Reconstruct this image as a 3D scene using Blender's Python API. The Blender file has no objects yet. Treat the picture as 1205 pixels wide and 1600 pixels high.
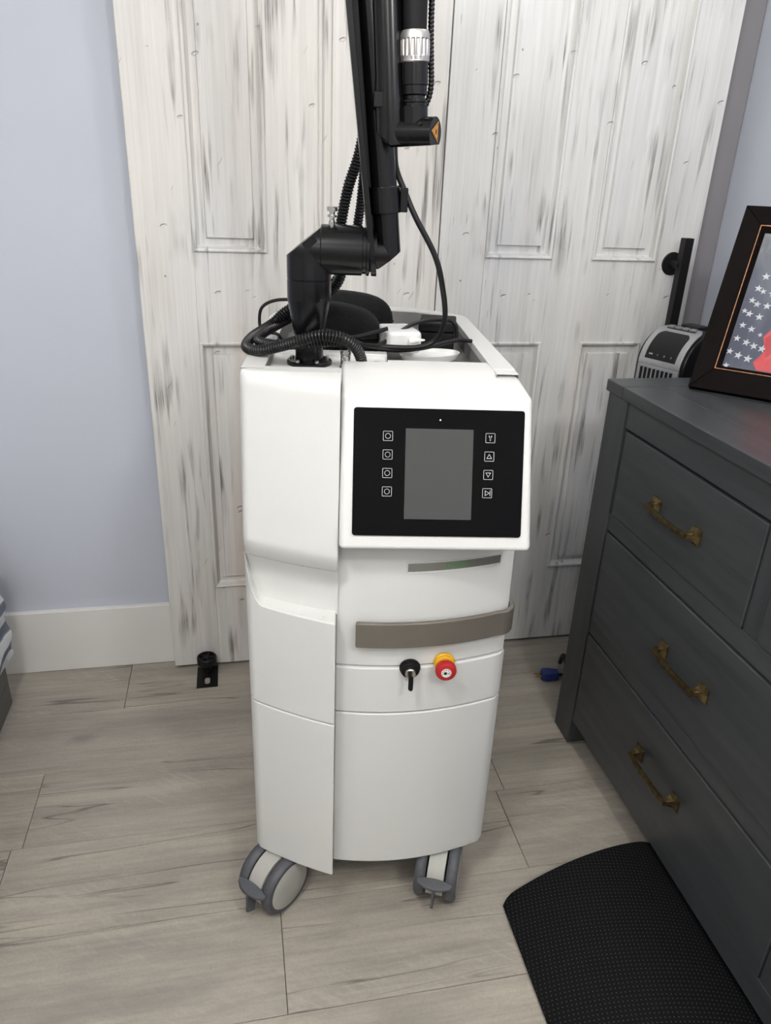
import bpy, bmesh, math, random
from mathutils import Vector, Matrix
random.seed(7)
SC = bpy.context.scene
COL = SC.collection
PI = math.pi

# ------------------------------------------------------------------ camera
PITCH, ROLL, YAW = math.radians(24.25), math.radians(2.412), math.radians(12.02)
cam_d = bpy.data.cameras.new('camera')
cam = bpy.data.objects.new('camera', cam_d); COL.objects.link(cam)
Fv = Vector((math.sin(YAW)*math.cos(PITCH), math.cos(YAW)*math.cos(PITCH), -math.sin(PITCH)))
Rv = Vector((math.cos(YAW), -math.sin(YAW), 0)); Uv = Rv.cross(Fv)
R2 = Rv*math.cos(ROLL) + Uv*math.sin(ROLL); U2 = -Rv*math.sin(ROLL) + Uv*math.cos(ROLL)
M = Matrix((R2, U2, -Fv)).transposed().to_4x4(); M.translation = Vector((0, 0, 1.5))
cam.matrix_world = M
cam_d.sensor_fit = 'VERTICAL'; cam_d.sensor_height = 24.0
cam_d.lens = 1155.0/1600.0*24.0
cam_d.clip_start = 0.02; cam_d.clip_end = 50
SC.camera = cam

# ------------------------------------------------------------------ world, lights, exposure
SC.view_settings.view_transform = 'Standard'
SC.view_settings.look = 'None'
SC.view_settings.gamma = 1.0
SC.view_settings.use_curve_mapping = False
SC.view_settings.exposure = 0.0
SC.cycles.use_denoising = True
SC.cycles.max_bounces = 8
w = bpy.data.worlds.new('world'); SC.world = w; w.use_nodes = True
w.node_tree.nodes['Background'].inputs[0].default_value = (0.75, 0.8, 0.9, 1)
w.node_tree.nodes['Background'].inputs[1].default_value = 0.3

def ceiling_lamp(x, y, power, col=(1.0, 0.987, 0.975)):      # globe bulbs just under the ceiling
    d = bpy.data.lights.new('ceiling_lamp', 'POINT'); d.shadow_soft_size = 0.09; d.energy = power; d.color = col
    o = bpy.data.objects.new('ceiling_lamp', d); COL.objects.link(o); o.location = (x, y, 2.30)
    return o
ceiling_lamp(-0.40, 0.26, 40)
ceiling_lamp(-1.35, 0.10, 12)
ceiling_lamp(0.75, -0.45, 38)
ceiling_lamp(-0.6, -1.1, 14)
ceiling_lamp(0.80, 1.25, 10)

# ------------------------------------------------------------------ material helpers
def srgb(r, g, b):
    f = lambda c: (c/255/12.92) if c/255 <= 0.04045 else ((c/255+0.055)/1.055)**2.4
    return (f(r), f(g), f(b), 1)
class NT:
    def __init__(s, name):
        s.m = bpy.data.materials.new(name); s.m.use_nodes = True
        s.t = s.m.node_tree; s.n = s.t.nodes; s.b = s.n['Principled BSDF']
    def new(s, typ, **kw):
        nd = s.n.new(typ)
        for k, v in kw.items(): setattr(nd, k, v)
        return nd
    def lk(s, a, b): s.t.links.new(a, b)
    def coords(s, scale=(1, 1, 1), rot=(0, 0, 0), rnd=False):
        tc = s.new('ShaderNodeTexCoord'); out = tc.outputs['Object']
        if rnd:
            oi = s.new('ShaderNodeObjectInfo'); mu = s.new('ShaderNodeVectorMath', operation='MULTIPLY_ADD')
            cb = s.new('ShaderNodeCombineXYZ')
            for i in range(3): s.lk(oi.outputs['Random'], cb.inputs[i])
            s.lk(cb.outputs[0], mu.inputs[0]); mu.inputs[1].default_value = (41.3, 17.7, 29.1); s.lk(out, mu.inputs[2])
            out = mu.outputs[0]
        mp = s.new('ShaderNodeMapping'); mp.inputs['Scale'].default_value = scale; mp.inputs['Rotation'].default_value = rot
        s.lk(out, mp.inputs['Vector']); return mp.outputs[0]
    def coords_rs(s, rot, scale, rnd=False):
        v = s.coords((1, 1, 1), rot, rnd); mp = s.new('ShaderNodeMapping'); mp.inputs['Scale'].default_value = scale
        s.lk(v, mp.inputs['Vector']); return mp.outputs[0]
    def noise(s, vec, scale, detail=4, rough=0.55, dist=0.0):
        n = s.new('ShaderNodeTexNoise'); n.inputs['Scale'].default_value = scale; n.inputs['Detail'].default_value = detail
        n.inputs['Roughness'].default_value = rough; n.inputs['Distortion'].default_value = dist
        s.lk(vec, n.inputs['Vector']); return n.outputs['Fac']
    def ramp(s, fac, stops):
        r = s.new('ShaderNodeValToRGB'); e = r.color_ramp.elements
        while len(e) < len(stops): e.new(0.5)
        for i, (p, c) in enumerate(stops):
            e[i].position = p; e[i].color = c if len(c) == 4 else (*c, 1)
        s.lk(fac, r.inputs[0]); return r.outputs[0]
    def mix(s, fac, a, b, mode='MIX'):
        m = s.new('ShaderNodeMix', data_type='RGBA', blend_type=mode)
        for v, i in ((fac, 0), (a, 6), (b, 7)):
            if hasattr(v, 'links') or hasattr(v, 'is_linked'): s.lk(v, m.inputs[i])
            else: m.inputs[i].default_value = v
        return m.outputs[2]
    def math(s, op, a, b=0.0, clamp=False):
        m = s.new('ShaderNodeMath', operation=op); m.use_clamp = clamp
        for v, i in ((a, 0), (b, 1)):
            if hasattr(v, 'is_linked'): s.lk(v, m.inputs[i])
            else: m.inputs[i].default_value = v
        return m.outputs[0]
    def bump(s, h, strength=0.3, dist=0.01):
        b = s.new('ShaderNodeBump'); b.inputs['Strength'].default_value = strength; b.inputs['Distance'].default_value = dist
        s.lk(h, b.inputs['Height']); s.lk(b.outputs[0], s.b.inputs['Normal'])
    def set(s, **kw):
        for k, v in kw.items():
            k = {'base': 'Base Color', 'rough': 'Roughness', 'metal': 'Metallic', 'spec': 'Specular IOR Level', 'coat': 'Coat Weight',
                 'trans': 'Transmission Weight', 'sheen': 'Sheen Weight'}.get(k, k)
            if hasattr(v, 'is_linked'): s.lk(v, s.b.inputs[k])
            else: s.b.inputs[k].default_value = v
        return s
BK, WH = (0, 0, 0, 1), (1, 1, 1, 1)
MT = {}
def plain(name, col, rough=0.5, metal=0.0, var=0.06, scale=30, bump=0.0, **kw):
    t = NT(name); v = t.coords(); n = t.noise(v, scale, 3)
    lo = tuple(c*(1-var) for c in col[:3])+(1,); hi = tuple(min(1, c*(1+var)) for c in col[:3])+(1,)
    t.set(base=t.ramp(n, [(0.3, lo), (0.7, hi)]), rough=rough, metal=metal, **kw)
    if bump: t.bump(t.noise(t.coords(), 400, 2), bump, 0.001)
    MT[name] = t.m; return t.m
plain('white_plastic', srgb(213, 213, 210), 0.34, var=0.012, scale=6)
plain('tray_grey', srgb(120, 118, 116), 0.55)
plain('arm_black', (0.0028, 0.0028, 0.0034), 0.22, var=0.1, spec=0.36)
plain('matte_black', (0.004, 0.004, 0.0045), 0.6, var=0.1, spec=0.25)
plain('hose_black', (0.004, 0.004, 0.0045), 0.36, var=0.1, spec=0.4)
plain('cable_black', (0.006, 0.006, 0.0065), 0.42, var=0.1, spec=0.35)
plain('steel', (0.62, 0.60, 0.57), 0.28, 1.0)
plain('brushed_ring', (0.50, 0.48, 0.46), 0.36, 1.0)
plain('handle_bronze_grey', srgb(112, 106, 97), 0.42, 0.25, var=0.04)
plain('badge_silver', srgb(150, 150, 144), 0.35, 0.55, var=0.03)
plain('caster_rubber', srgb(74, 75, 80), 0.55, var=0.15, scale=60)
plain('caster_hub', srgb(168, 167, 160), 0.5, var=0.03)
plain('stop_red', srgb(172, 30, 34), 0.45)
plain('stop_yellow', srgb(220, 165, 20), 0.45)
plain('label_white', srgb(225, 225, 222), 0.5)
plain('icon_grey', srgb(190, 190, 190), 0.5)
plain('lcd', (0.056, 0.056, 0.056, 1), 0.12, var=0.02, spec=0.3)
plain('green_ink', srgb(88, 160, 84), 0.5)
plain('sticker_orange', srgb(205, 145, 62), 0.45)
plain('wall_blue', srgb(189, 193, 204), 0.7, var=0.012, scale=3, bump=0.12)
plain('wall_plain', srgb(205, 205, 205), 0.8)
plain('ceiling_white', srgb(235, 235, 232), 0.9)
plain('trim_white', srgb(222, 220, 216), 0.45, var=0.02, scale=5)
plain('door_hardware', (0.006, 0.006, 0.0065), 0.45, var=0.1, spec=0.3)
plain('trim_shaded', srgb(132, 129, 132), 0.5, var=0.02, scale=5)  # door casing in shadow: the shade is put into its grey
plain('subfloor', srgb(70, 62, 55), 0.9)
plain('heater_silver', srgb(175, 176, 178), 0.32, 0.6)
plain('heater_black', (0.006, 0.006, 0.007), 0.35, spec=0.35)
plain('plug_blue', srgb(38, 58, 120), 0.4)
plain('brass_prong', (0.6, 0.45, 0.22), 0.35, 1.0)
plain('flag_navy_plain', srgb(52, 58, 82), 0.5)
plain('star_white', srgb(180, 180, 186), 0.5, var=0.12, scale=80)
plain('red_cloth', srgb(178, 58, 62), 0.5, var=0.25, scale=25)
plain('bench_grey', srgb(86, 86, 84), 0.5, var=0.08, scale=8)
plain('case_trim', (0.005, 0.005, 0.006), 0.7, spec=0.2)

# distressed white barn door: white wash with vertical grey-brown dry-brush streaks, dents, knife marks
def door_mat(name, tint, streak_amt, seed):
    t = NT(name)
    v1 = t.coords((1, 1, 0.085)); v2 = t.coords((1, 1, 0.30)); v3 = t.coords((1, 1, 0.02)); v4 = t.coords((1, 1, 1))
    base = t.ramp(t.noise(v2, 3.2, 3), [(0.32, srgb(*tint[0])), (0.5, srgb(*tint[1])), (0.68, srgb(*tint[2]))])
    fine = t.ramp(t.noise(v3, 90, 5, 0.7), [(0.3, (0.86, 0.86, 0.86, 1)), (0.65, WH)])
    c = t.mix(1.0, base, fine, 'MULTIPLY')
    # soft wide dry-brush haze, then narrow dark streaks broken up by bristle lines
    v5 = t.coords((1, 1, 0.06), (0, 0.03*seed-0.045, 0))
    hair = t.ramp(t.noise(v3, 330, 3, 0.8), [(0.34, (0.12, 0.12, 0.12, 1)), (0.62, WH)])
    hair2 = t.ramp(t.noise(v3, 210, 3, 0.8), [(0.34, (0.45, 0.45, 0.45, 1)), (0.62, WH)])
    s1 = t.ramp(t.noise(v1, 13, 3, 0.6, 0.2), [(0.48, BK), (0.66, WH)])
    f1 = t.math('MULTIPLY', s1, hair2)
    c = t.mix(t.math('MULTIPLY', f1, 0.30*streak_amt), c, srgb(158, 153, 147))
    s2 = t.ramp(t.noise(v5, 46, 2, 0.5, 0.25), [(0.535, BK), (0.635, WH)])
    m2 = t.ramp(t.noise(t.coords((1, 1, 0.55)), 7, 2), [(0.44, BK), (0.60, WH)])
    f2 = t.math('MULTIPLY', t.math('MULTIPLY', s2, m2), hair)
    c = t.mix(t.math('MULTIPLY', f2, 0.95*streak_amt, True), c, srgb(92, 87, 82))
    # warm stains
    f3 = t.ramp(t.noise(v1, 7, 2), [(0.60, BK), (0.78, WH)])
    c = t.mix(t.math('MULTIPLY', f3, 0.5 if seed == 1 else 0.25), c, srgb(196, 178, 162))
    # worm holes
    vo = t.new('ShaderNodeTexVoronoi'); vo.inputs['Scale'].default_value = 13; t.lk(v4, vo.inputs['Vector'])
    hole = t.ramp(vo.outputs['Distance'], [(0.022, WH), (0.036, BK)])
    c = t.mix(t.math('MULTIPLY', hole, 0.55), c, srgb(110, 100, 88))
    t.set(base=c, rough=0.55)
    # relief: grain, dents (half-moon chips), knife cuts
    vd = t.coords_rs((0, 0.3, 0), (1, 0.2, 2.1)); vo2 = t.new('ShaderNodeTexVoronoi'); vo2.inputs['Scale'].default_value = 8.5; t.lk(vd, vo2.inputs['Vector'])
    dent = t.ramp(vo2.outputs['Distance'], [(0.045, BK), (0.085, WH)])
    vk = t.coords((1, 1, 0.8), (0, 0.9, 0)); vo3 = t.new('ShaderNodeTexVoronoi'); vo3.inputs['Scale'].default_value = 1.0
    vk2 = t.coords_rs((0, 0.55+0.5*seed, 0), (5.5, 0.2, 46)); t.lk(vk2, vo3.inputs['Vector'])
    cut = t.ramp(vo3.outputs['Distance'], [(0.03, BK), (0.08, WH)])
    cut = t.math('MAXIMUM', cut, t.ramp(t.noise(v4, 2.3, 1), [(0.46, WH), (0.52, BK)]))
    h = t.math('ADD', t.math('MULTIPLY', dent, 1.0), t.math('MULTIPLY', cut, 0.6))
    h = t.math('ADD', h, t.math('MULTIPLY', t.noise(v3, 110, 4, 0.7), 0.16))
    h = t.math('ADD', h, t.math('MULTIPLY', hole, -0.5))
    t.bump(h, 0.8, 0.005)
    MT[name] = t.m
door_mat('door_cream', ((220, 216, 209), (219, 216, 212), (213, 213, 212)), 1.0, 1)
door_mat('door_grey', ((218, 217, 215), (224, 223, 220), (208, 209, 212)), 1.0, 2)

# grey-beige plank floor
t = NT('floor_plank')
vr0 = t.coords((0.11, 1, 1), rnd=True); va = t.coords((0.16, 1, 1), rnd=True); vb = t.coords((0.05, 1, 1), rnd=True); vc = t.coords((1, 1, 1), rnd=True); vd = t.coords((0.45, 1, 1), rnd=True)
base = t.ramp(t.noise(vr0, 9, 6, 0.65, 0.25), [(0.28, srgb(150, 144, 135)), (0.48, srgb(171, 164, 153)), (0.72, srgb(185, 178, 165))])
oi = t.new('ShaderNodeObjectInfo')
tone = t.ramp(oi.outputs['Random'], [(0.0, (0.88, 0.87, 0.88, 1)), (0.35, (1.0, 0.985, 0.96, 1)), (0.7, (0.93, 0.925, 0.92, 1)), (1.0, (1.04, 1.03, 1.02, 1))])
c = t.mix(1.0, base, tone, 'MULTIPLY')
c = t.mix(1.0, c, t.ramp(t.noise(vb, 60, 5, 0.7), [(0.25, (0.74, 0.74, 0.75, 1)), (0.6, WH)]), 'MULTIPLY')
sv = t.coords_rs((0, 0, 0.6), (0.2, 1, 1), rnd=True); chalk = t.math('MULTIPLY', t.ramp(t.noise(sv, 75, 2, 0.6), [(0.52, BK), (0.66, WH)]), t.ramp(t.noise(vd, 3.3, 2), [(0.45, BK), (0.6, WH)]))
c = t.mix(t.math('MULTIPLY', chalk, 0.20), c, srgb(195, 187, 175))
spk = t.ramp(t.noise(vc, 170, 4, 0.75), [(0.30, (0.86, 0.86, 0.86, 1)), (0.62, WH)]); c = t.mix(1.0, c, spk, 'MULTIPLY')
blot = t.ramp(t.noise(t.coords((0.3, 1, 1), rnd=True), 6, 5, 0.65), [(0.50, BK), (0.72, WH)])
c = t.mix(t.math('MULTIPLY', blot, 0.6), c, srgb(124, 117, 112))
vr = t.coords((0.055, 1, 1), rnd=True)
ridge = t.math('ABSOLUTE', t.math('SUBTRACT', t.noise(vr, 9, 3, 0.55, 0.35), 0.5))
crk = t.math('MULTIPLY', t.ramp(ridge, [(0.0, WH), (0.008, BK)]), t.ramp(t.noise(vd, 4.1, 2), [(0.44, BK), (0.54, WH)]))
c = t.mix(t.math('MULTIPLY', crk, 0.8), c, srgb(82, 76, 72))
vk = t.coords((0.62, 1, 1), rnd=True); vo = t.new('ShaderNodeTexVoronoi'); vo.inputs['Scale'].default_value = 2.6
nz = t.new('ShaderNodeTexNoise'); nz.inputs['Scale'].default_value = 22; t.lk(vk, nz.inputs['Vector'])
ad = t.new('ShaderNodeVectorMath', operation='MULTIPLY_ADD'); t.lk(nz.outputs['Color'], ad.inputs[0]); ad.inputs[1].default_value = (0.05, 0.05, 0); t.lk(vk, ad.inputs[2])
t.lk(ad.outputs[0], vo.inputs['Vector'])
kn = t.ramp(vo.outputs['Distance'], [(0.03, WH), (0.055, (0.5, 0.5, 0.5, 1)), (0.08, BK)])
c = t.mix(t.math('MULTIPLY', kn, 0.6), c, srgb(112, 107, 104))
t.set(base=c, rough=t.ramp(t.noise(va, 9, 3), [(0.3, (0.36, 0.36, 0.36, 1)), (0.7, (0.5, 0.5, 0.5, 1))]))
vs = t.coords_rs((0, 0, 0.6), (0.25, 1, 1), rnd=True); saw = t.noise(vs, 55, 2)
hh = t.math('ADD', t.math('MULTIPLY', saw, 0.5), t.math('MULTIPLY', t.noise(vb, 90, 4, 0.7), 0.6)); hh = t.math('ADD', hh, t.math('MULTIPLY', crk, -0.8)); hh = t.math('ADD', hh, t.math('MULTIPLY', t.noise(vc, 260, 3, 0.7), 0.5))
t.bump(hh, 0.35, 0.002); MT['floor_plank'] = t.m

# charcoal dresser paint, brushed with dark rubs
def dresser_mat(name, scale_vec):
    t = NT(name); v = t.coords(scale_vec, rnd=True); v2 = t.coords((1, 1, 1), rnd=True)
    base = t.ramp(t.noise(v, 26, 5, 0.65), [(0.3, srgb(50, 52, 54)), (0.55, srgb(62, 64, 66)), (0.8, srgb(71, 73, 74))])
    mk = t.ramp(t.noise(v2, 5, 3), [(0.45, BK), (0.7, WH)])
    rub = t.math('MULTIPLY', t.ramp(t.noise(v, 60, 4, 0.75), [(0.55, BK), (0.63, WH)]), mk)
    c = t.mix(t.math('MULTIPLY', rub, 0.6), base, srgb(42, 40, 38))
    t.set(base=c, rough=0.38); t.bump(t.noise(v, 70, 4, 0.7), 0.12, 0.0015); MT[name] = t.m
dresser_mat('dresser_vertical', (1, 1, 0.08)); dresser_mat('dresser_long', (1, 0.08, 1)); dresser_mat('dresser_deep', (0.08, 1, 1))

t = NT('antique_brass'); v = t.coords(); n = t.noise(v, 60, 4)
t.set(base=t.ramp(n, [(0.38, (0.085, 0.060, 0.026, 1)), (0.66, (0.20, 0.145, 0.066, 1))]), metal=0.9, rough=0.38); MT['antique_brass'] = t.m

t = NT('mat_rubber')   # black mat with a fine grid of raised dots
v = t.coords((1, 1, 0), (0, 0, math.radians(12))); vo = t.new('ShaderNodeTexVoronoi'); vo.inputs['Scale'].default_value = 118; vo.inputs['Randomness'].default_value = 0.0; t.lk(v, vo.inputs['Vector'])
dot = t.ramp(vo.outputs['Distance'], [(0.10, WH), (0.17, BK)])
t.set(base=t.mix(dot, (0.004, 0.004, 0.0046, 1), (0.05, 0.05, 0.053, 1)), rough=0.6, spec=0.12); t.bump(t.ramp(vo.outputs['Distance'], [(0.1, WH), (0.25, BK)]), 0.25, 0.001); MT['mat_rubber'] = t.m

t = NT('frame_wood'); v = t.coords((1, 0.3, 1)); n = t.noise(v, 40, 4)
t.set(base=t.ramp(n, [(0.3, (0.0022, 0.0014, 0.0012, 1)), (0.75, (0.0055, 0.0028, 0.0022, 1))]), rough=0.5, spec=0.05); MT['frame_wood'] = t.m
plain('frame_worn_edge', srgb(178, 122, 80), 0.5, var=0.35, scale=90)

t = NT('flag_print'); v = t.coords((1, 1, 1)); v2 = t.coords((1.0, 1, 0.35), (0, 0.5, 0))
sky = t.ramp(t.noise(v2, 14, 5, 0.6, 0.6), [(0.3, srgb(40, 45, 62)), (0.55, srgb(60, 65, 82)), (0.8, srgb(84, 88, 100))])
sx = t.new('ShaderNodeSeparateXYZ'); tc = t.new('ShaderNodeTexCoord'); t.lk(tc.outputs['Object'], sx.inputs[0])
hi = t.math('MULTIPLY', t.math('SUBTRACT', sx.outputs['Z'], 0.30), 9.0, True)
cl = t.ramp(t.noise(v2, 22, 5, 0.65, 0.8), [(0.38, srgb(76, 82, 92)), (0.56, srgb(134, 131, 122)), (0.72, srgb(90, 97, 108))])
t.set(base=t.mix(hi, sky, cl), rough=0.35); MT['flag_print'] = t.m

t = NT('screen_glass'); v = t.coords(); n = t.noise(v, 18, 5, 0.7, 1.0)
t.set(base=(0.002, 0.002, 0.0025, 1), rough=t.ramp(n, [(0.4, (0.05, 0.05, 0.05, 1)), (0.75, (0.14, 0.14, 0.14, 1))]), spec=0.09); MT['screen_glass'] = t.m

t = NT('case_weave'); v = t.coords(); ck = t.new('ShaderNodeTexVoronoi'); ck.inputs['Scale'].default_value = 420; t.lk(v, ck.inputs['Vector'])
t.set(base=(0.0055, 0.0055, 0.006, 1), rough=0.8, spec=0.25); t.bump(ck.outputs['Distance'], 0.6, 0.0015); MT['case_weave'] = t.m

t = NT('blanket_stripe'); v = t.coords((0.2, 1, 1)); wv = t.new('ShaderNodeTexWave', bands_direction='Z'); wv.inputs['Scale'].default_value = 4.6; wv.inputs['Distortion'].default_value = 2.2; wv.inputs['Detail Scale'].default_value = 1.6
t.lk(v, wv.inputs['Vector'])
t.set(base=t.ramp(wv.outputs['Fac'], [(0.2, srgb(100, 108, 120)), (0.42, srgb(140, 148, 158)), (0.55, srgb(222, 222, 220)), (0.8, srgb(206, 208, 212))]), rough=0.9); t.bump(t.noise(t.coords(), 250, 3), 0.6, 0.003); MT['blanket_stripe'] = t.m

t = NT('braided_fitting'); v = t.coords(); vo = t.new('ShaderNodeTexVoronoi'); vo.inputs['Scale'].default_value = 260; t.lk(v, vo.inputs['Vector'])
t.set(base=t.ramp(vo.outputs['Distance'], [(0.1, (0.75, 0.75, 0.75, 1)), (0.6, (0.3, 0.3, 0.3, 1))]), metal=0.8, rough=0.25); t.bump(vo.outputs['Distance'], 0.6, 0.001); MT['braided_fitting'] = t.m

# ------------------------------------------------------------------ geometry helpers
class G:
    def __init__(s): s.bm = bmesh.new()
    def poly(s, pts): return s.bm.faces.new([s.bm.verts.new(p) for p in pts])
    def quads(s, vs, fs):
        v = [s.bm.verts.new(p) for p in vs]
        for f in fs:
            try: s.bm.faces.new([v[i] for i in f])
            except ValueError: pass
        return s
    def box(s, x0, x1, y0, y1, z0, z1):
        return s.quads([(x0,y0,z0),(x1,y0,z0),(x1,y1,z0),(x0,y1,z0),(x0,y0,z1),(x1,y0,z1),(x1,y1,z1),(x0,y1,z1)],
                [(0,3,2,1),(4,5,6,7),(0,1,5,4),(1,2,6,5),(2,3,7,6),(3,0,4,7)])
    def hexa(s, a, b):   # two quads of 4 points each, bottom a and top b
        return s.quads(list(a)+list(b), [(0,3,2,1),(4,5,6,7),(0,1,5,4),(1,2,6,5),(2,3,7,6),(3,0,4,7)])
    def lathe(s, prof, org=(0,0,0), d=(0,0,1), seg=28):
        d = Vector(d).normalized(); a = d.orthogonal().normalized(); b = d.cross(a); o = Vector(org)
        rings = []
        for r, h in prof:
            if r < 1e-6: rings.append([s.bm.verts.new(o+d*h)])
            else: rings.append([s.bm.verts.new(o+d*h+(a*math.cos(2*PI*i/seg)+b*math.sin(2*PI*i/seg))*r) for i in range(seg)])
        for A, B in zip(rings, rings[1:]):
            for i in range(seg):
                j = (i+1) % seg
                if len(A) == 1 and len(B) == 1: continue
                if len(A) == 1: s.bm.faces.new((A[0], B[i], B[j]))
                elif len(B) == 1: s.bm.faces.new((A[i], A[j], B[0]))
                else: s.bm.faces.new((A[i], A[j], B[j], B[i]))
        if len(rings[0]) > 1: s.bm.faces.new(rings[0][::-1])
        if len(rings[-1]) > 1: s.bm.faces.new(rings[-1])
        return s
    def cyl(s, p0, p1, r0, r1=None, seg=24):
        p0, p1 = Vector(p0), Vector(p1); L = (p1-p0).length
        return s.lathe([(r0, 0), (r0 if r1 is None else r1, L)], p0, p1-p0, seg)
    def tube(s, pts, r, seg=10, cap=True, rf=None):
        pts = [Vector(p) for p in pts]; n = len(pts); rings = []
        tg = [(pts[min(i+1, n-1)]-pts[max(i-1, 0)]).normalized() for i in range(n)]
        a = tg[0].orthogonal().normalized()
        for i in range(n):
            a = (a - tg[i]*a.dot(tg[i])).normalized(); b = tg[i].cross(a)
            rr = rf(i) if rf else r
            rings.append([s.bm.verts.new(pts[i]+(a*math.cos(2*PI*k/seg)+b*math.sin(2*PI*k/seg))*rr) for k in range(seg)])
        for A, B in zip(rings, rings[1:]):
            for k in range(seg):
                j = (k+1) % seg; s.bm.faces.new((A[k], A[j], B[j], B[k]))
        if cap: s.bm.faces.new(rings[0][::-1]); s.bm.faces.new(rings[-1])
        return s
    def prism(s, poly, fn, h0, h1):   # 2-D polygon swept between heights through fn(u, v, h)
        A = [s.bm.verts.new(fn(u, v, h0)) for u, v in poly]; B = [s.bm.verts.new(fn(u, v, h1)) for u, v in poly]; n = len(poly)
        s.bm.faces.new(A[::-1]); s.bm.faces.new(B)
        for i in range(n):
            j = (i+1) % n; s.bm.faces.new((A[i], A[j], B[j], B[i]))
        return s
    def slab(s, x0, x1, z0, z1, yf, yb, nx=14, nz=6):   # solid with a shaped front y = yf(x, z)
        F = [[s.bm.verts.new((x0+(x1-x0)*i/nx, yf(x0+(x1-x0)*i/nx, z0+(z1-z0)*k/nz), z0+(z1-z0)*k/nz)) for i in range(nx+1)] for k in range(nz+1)]
        Bv = [[s.bm.verts.new((x0+(x1-x0)*i/nx, yb, z0+(z1-z0)*k/nz)) for i in range(nx+1)] for k in range(nz+1)]
        for k in range(nz):
            for i in range(nx):
                s.bm.faces.new((F[k][i], F[k][i+1], F[k+1][i+1], F[k+1][i])); s.bm.faces.new((Bv[k][i], Bv[k+1][i], Bv[k+1][i+1], Bv[k][i+1]))
            s.bm.faces.new((F[k][0], F[k+1][0], Bv[k+1][0], Bv[k][0])); s.bm.faces.new((F[k][nx], Bv[k][nx], Bv[k+1][nx], F[k+1][nx]))
        for i in range(nx):
            s.bm.faces.new((F[0][i], Bv[0][i], Bv[0][i+1], F[0][i+1])); s.bm.faces.new((F[nz][i], F[nz][i+1], Bv[nz][i+1], Bv[nz][i]))
        return s
    def cut(s, co, no):   # keep the side against the normal, close the cut
        geom = s.bm.verts[:]+s.bm.edges[:]+s.bm.faces[:]
        bmesh.ops.bisect_plane(s.bm, geom=geom, plane_co=co, plane_no=no, clear_outer=True)
        ed = [e for e in s.bm.edges if len(e.link_faces) == 1]
        if ed: bmesh.ops.holes_fill(s.bm, edges=ed, sides=0)
        return s
    def add(s, other):
        me = bpy.data.meshes.new('tmp'); other.bm.to_mesh(me); s.bm.from_mesh(me); bpy.data.meshes.remove(me); return s
    def mesh(s, name, m, angle=35):
        bmesh.ops.recalc_face_normals(s.bm, faces=s.bm.faces[:])
        me = bpy.data.meshes.new(name); s.bm.to_mesh(me); s.bm.free()
        me.materials.append(MT[m])
        for p in me.polygons: p.use_smooth = True
        me.set_sharp_from_angle(angle=math.radians(angle)); return me
    def obj(s, name, m, parent=None, bevel=0, angle=35, seg=2, label=None):
        return link(name, s.mesh(name, m, angle), parent, bevel, seg, label)
def link(name, me, parent=None, bevel=0, seg=2, label=None):
    o = bpy.data.objects.new(name, me); COL.objects.link(o)
    if parent: o.parent = parent
    if label: o['label'] = label
    if bevel:
        b = o.modifiers.new('bevel', 'BEVEL'); b.width = bevel; b.segments = seg; b.limit_method = 'ANGLE'; b.angle_limit = math.radians(38); b.harden_normals = True
    return o
def spline(pts, step=0.004):
    pts = [Vector(p) for p in pts]; P = [pts[0]*2-pts[1]]+pts+[pts[-1]*2-pts[-2]]; out = []
    for i in range(1, len(P)-2):
        n = max(2, int((P[i+1]-P[i]).length/step))
        for k in range(n):
            u = k/n; a, b, c, d = P[i-1], P[i], P[i+1], P[i+2]
            out.append(0.5*((2*b)+(c-a)*u+(2*a-5*b+4*c-d)*u*u+(3*b-a-3*c+d)*u**3))
    out.append(pts[-1])
    res = [out[0]]; acc = 0          # even spacing
    for p, q in zip(out, out[1:]):
        L = (q-p).length; 
        while acc+L >= step:
            f = (step-acc)/L; p = p.lerp(q, f); res.append(p); L = (q-p).length; acc = 0
        acc += L
    res.append(out[-1]) if (out[-1]-res[-1]).length > step*0.3 else None
    return res
def thing(name, label, cat, loc=(0,0,0), rz=0, group=None):
    o = bpy.data.objects.new(name, None); COL.objects.link(o); o.location = loc; o.rotation_euler = (0, 0, rz)
    o['label'] = label; o['category'] = cat; o.empty_display_size = 0.05
    if group: o['group'] = group
    return o
def tag(o, label, cat, group=None):
    o['label'] = label; o['category'] = cat
    if group: o['group'] = group
    return o
def struct(o): o['kind'] = 'structure'; return o
def rrect(x0, x1, y0, y1, r, n=5):
    out = []
    for cx, cy, a0 in ((x1-r, y1-r, 0), (x0+r, y1-r, 90), (x0+r, y0+r, 180), (x1-r, y0+r, 270)):
        for i in range(n+1):
            a = math.radians(a0+90*i/n); out.append((cx+r*math.cos(a), cy+r*math.sin(a)))
    return out

# ------------------------------------------------------------------ room shell
XW, YW = 1.446, 2.157
def wall(name, *b, m='wall_blue'): return struct(G().box(*b).obj(name, m))
floor = struct(G().box(-2.4, XW+0.1, -1.6, YW+0.1, -0.05, -0.012).obj('floor', 'subfloor'))
wall('wall_back', -2.4, XW+0.1, YW, YW+0.1, -0.01, 2.44)
wall('wall_right', XW, XW+0.1, -1.6, YW, -0.01, 2.44)
wall('wall_left', -2.4, -2.3, -1.6, YW, -0.01, 2.44, m='wall_plain')
wall('wall_front', -2.4, XW+0.1, -1.7, -1.6, -0.01, 2.44, m='wall_plain')
wall('ceiling', -2.4, XW+0.1, -1.6, YW+0.1, 2.44, 2.54, m='ceiling_white')
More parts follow.
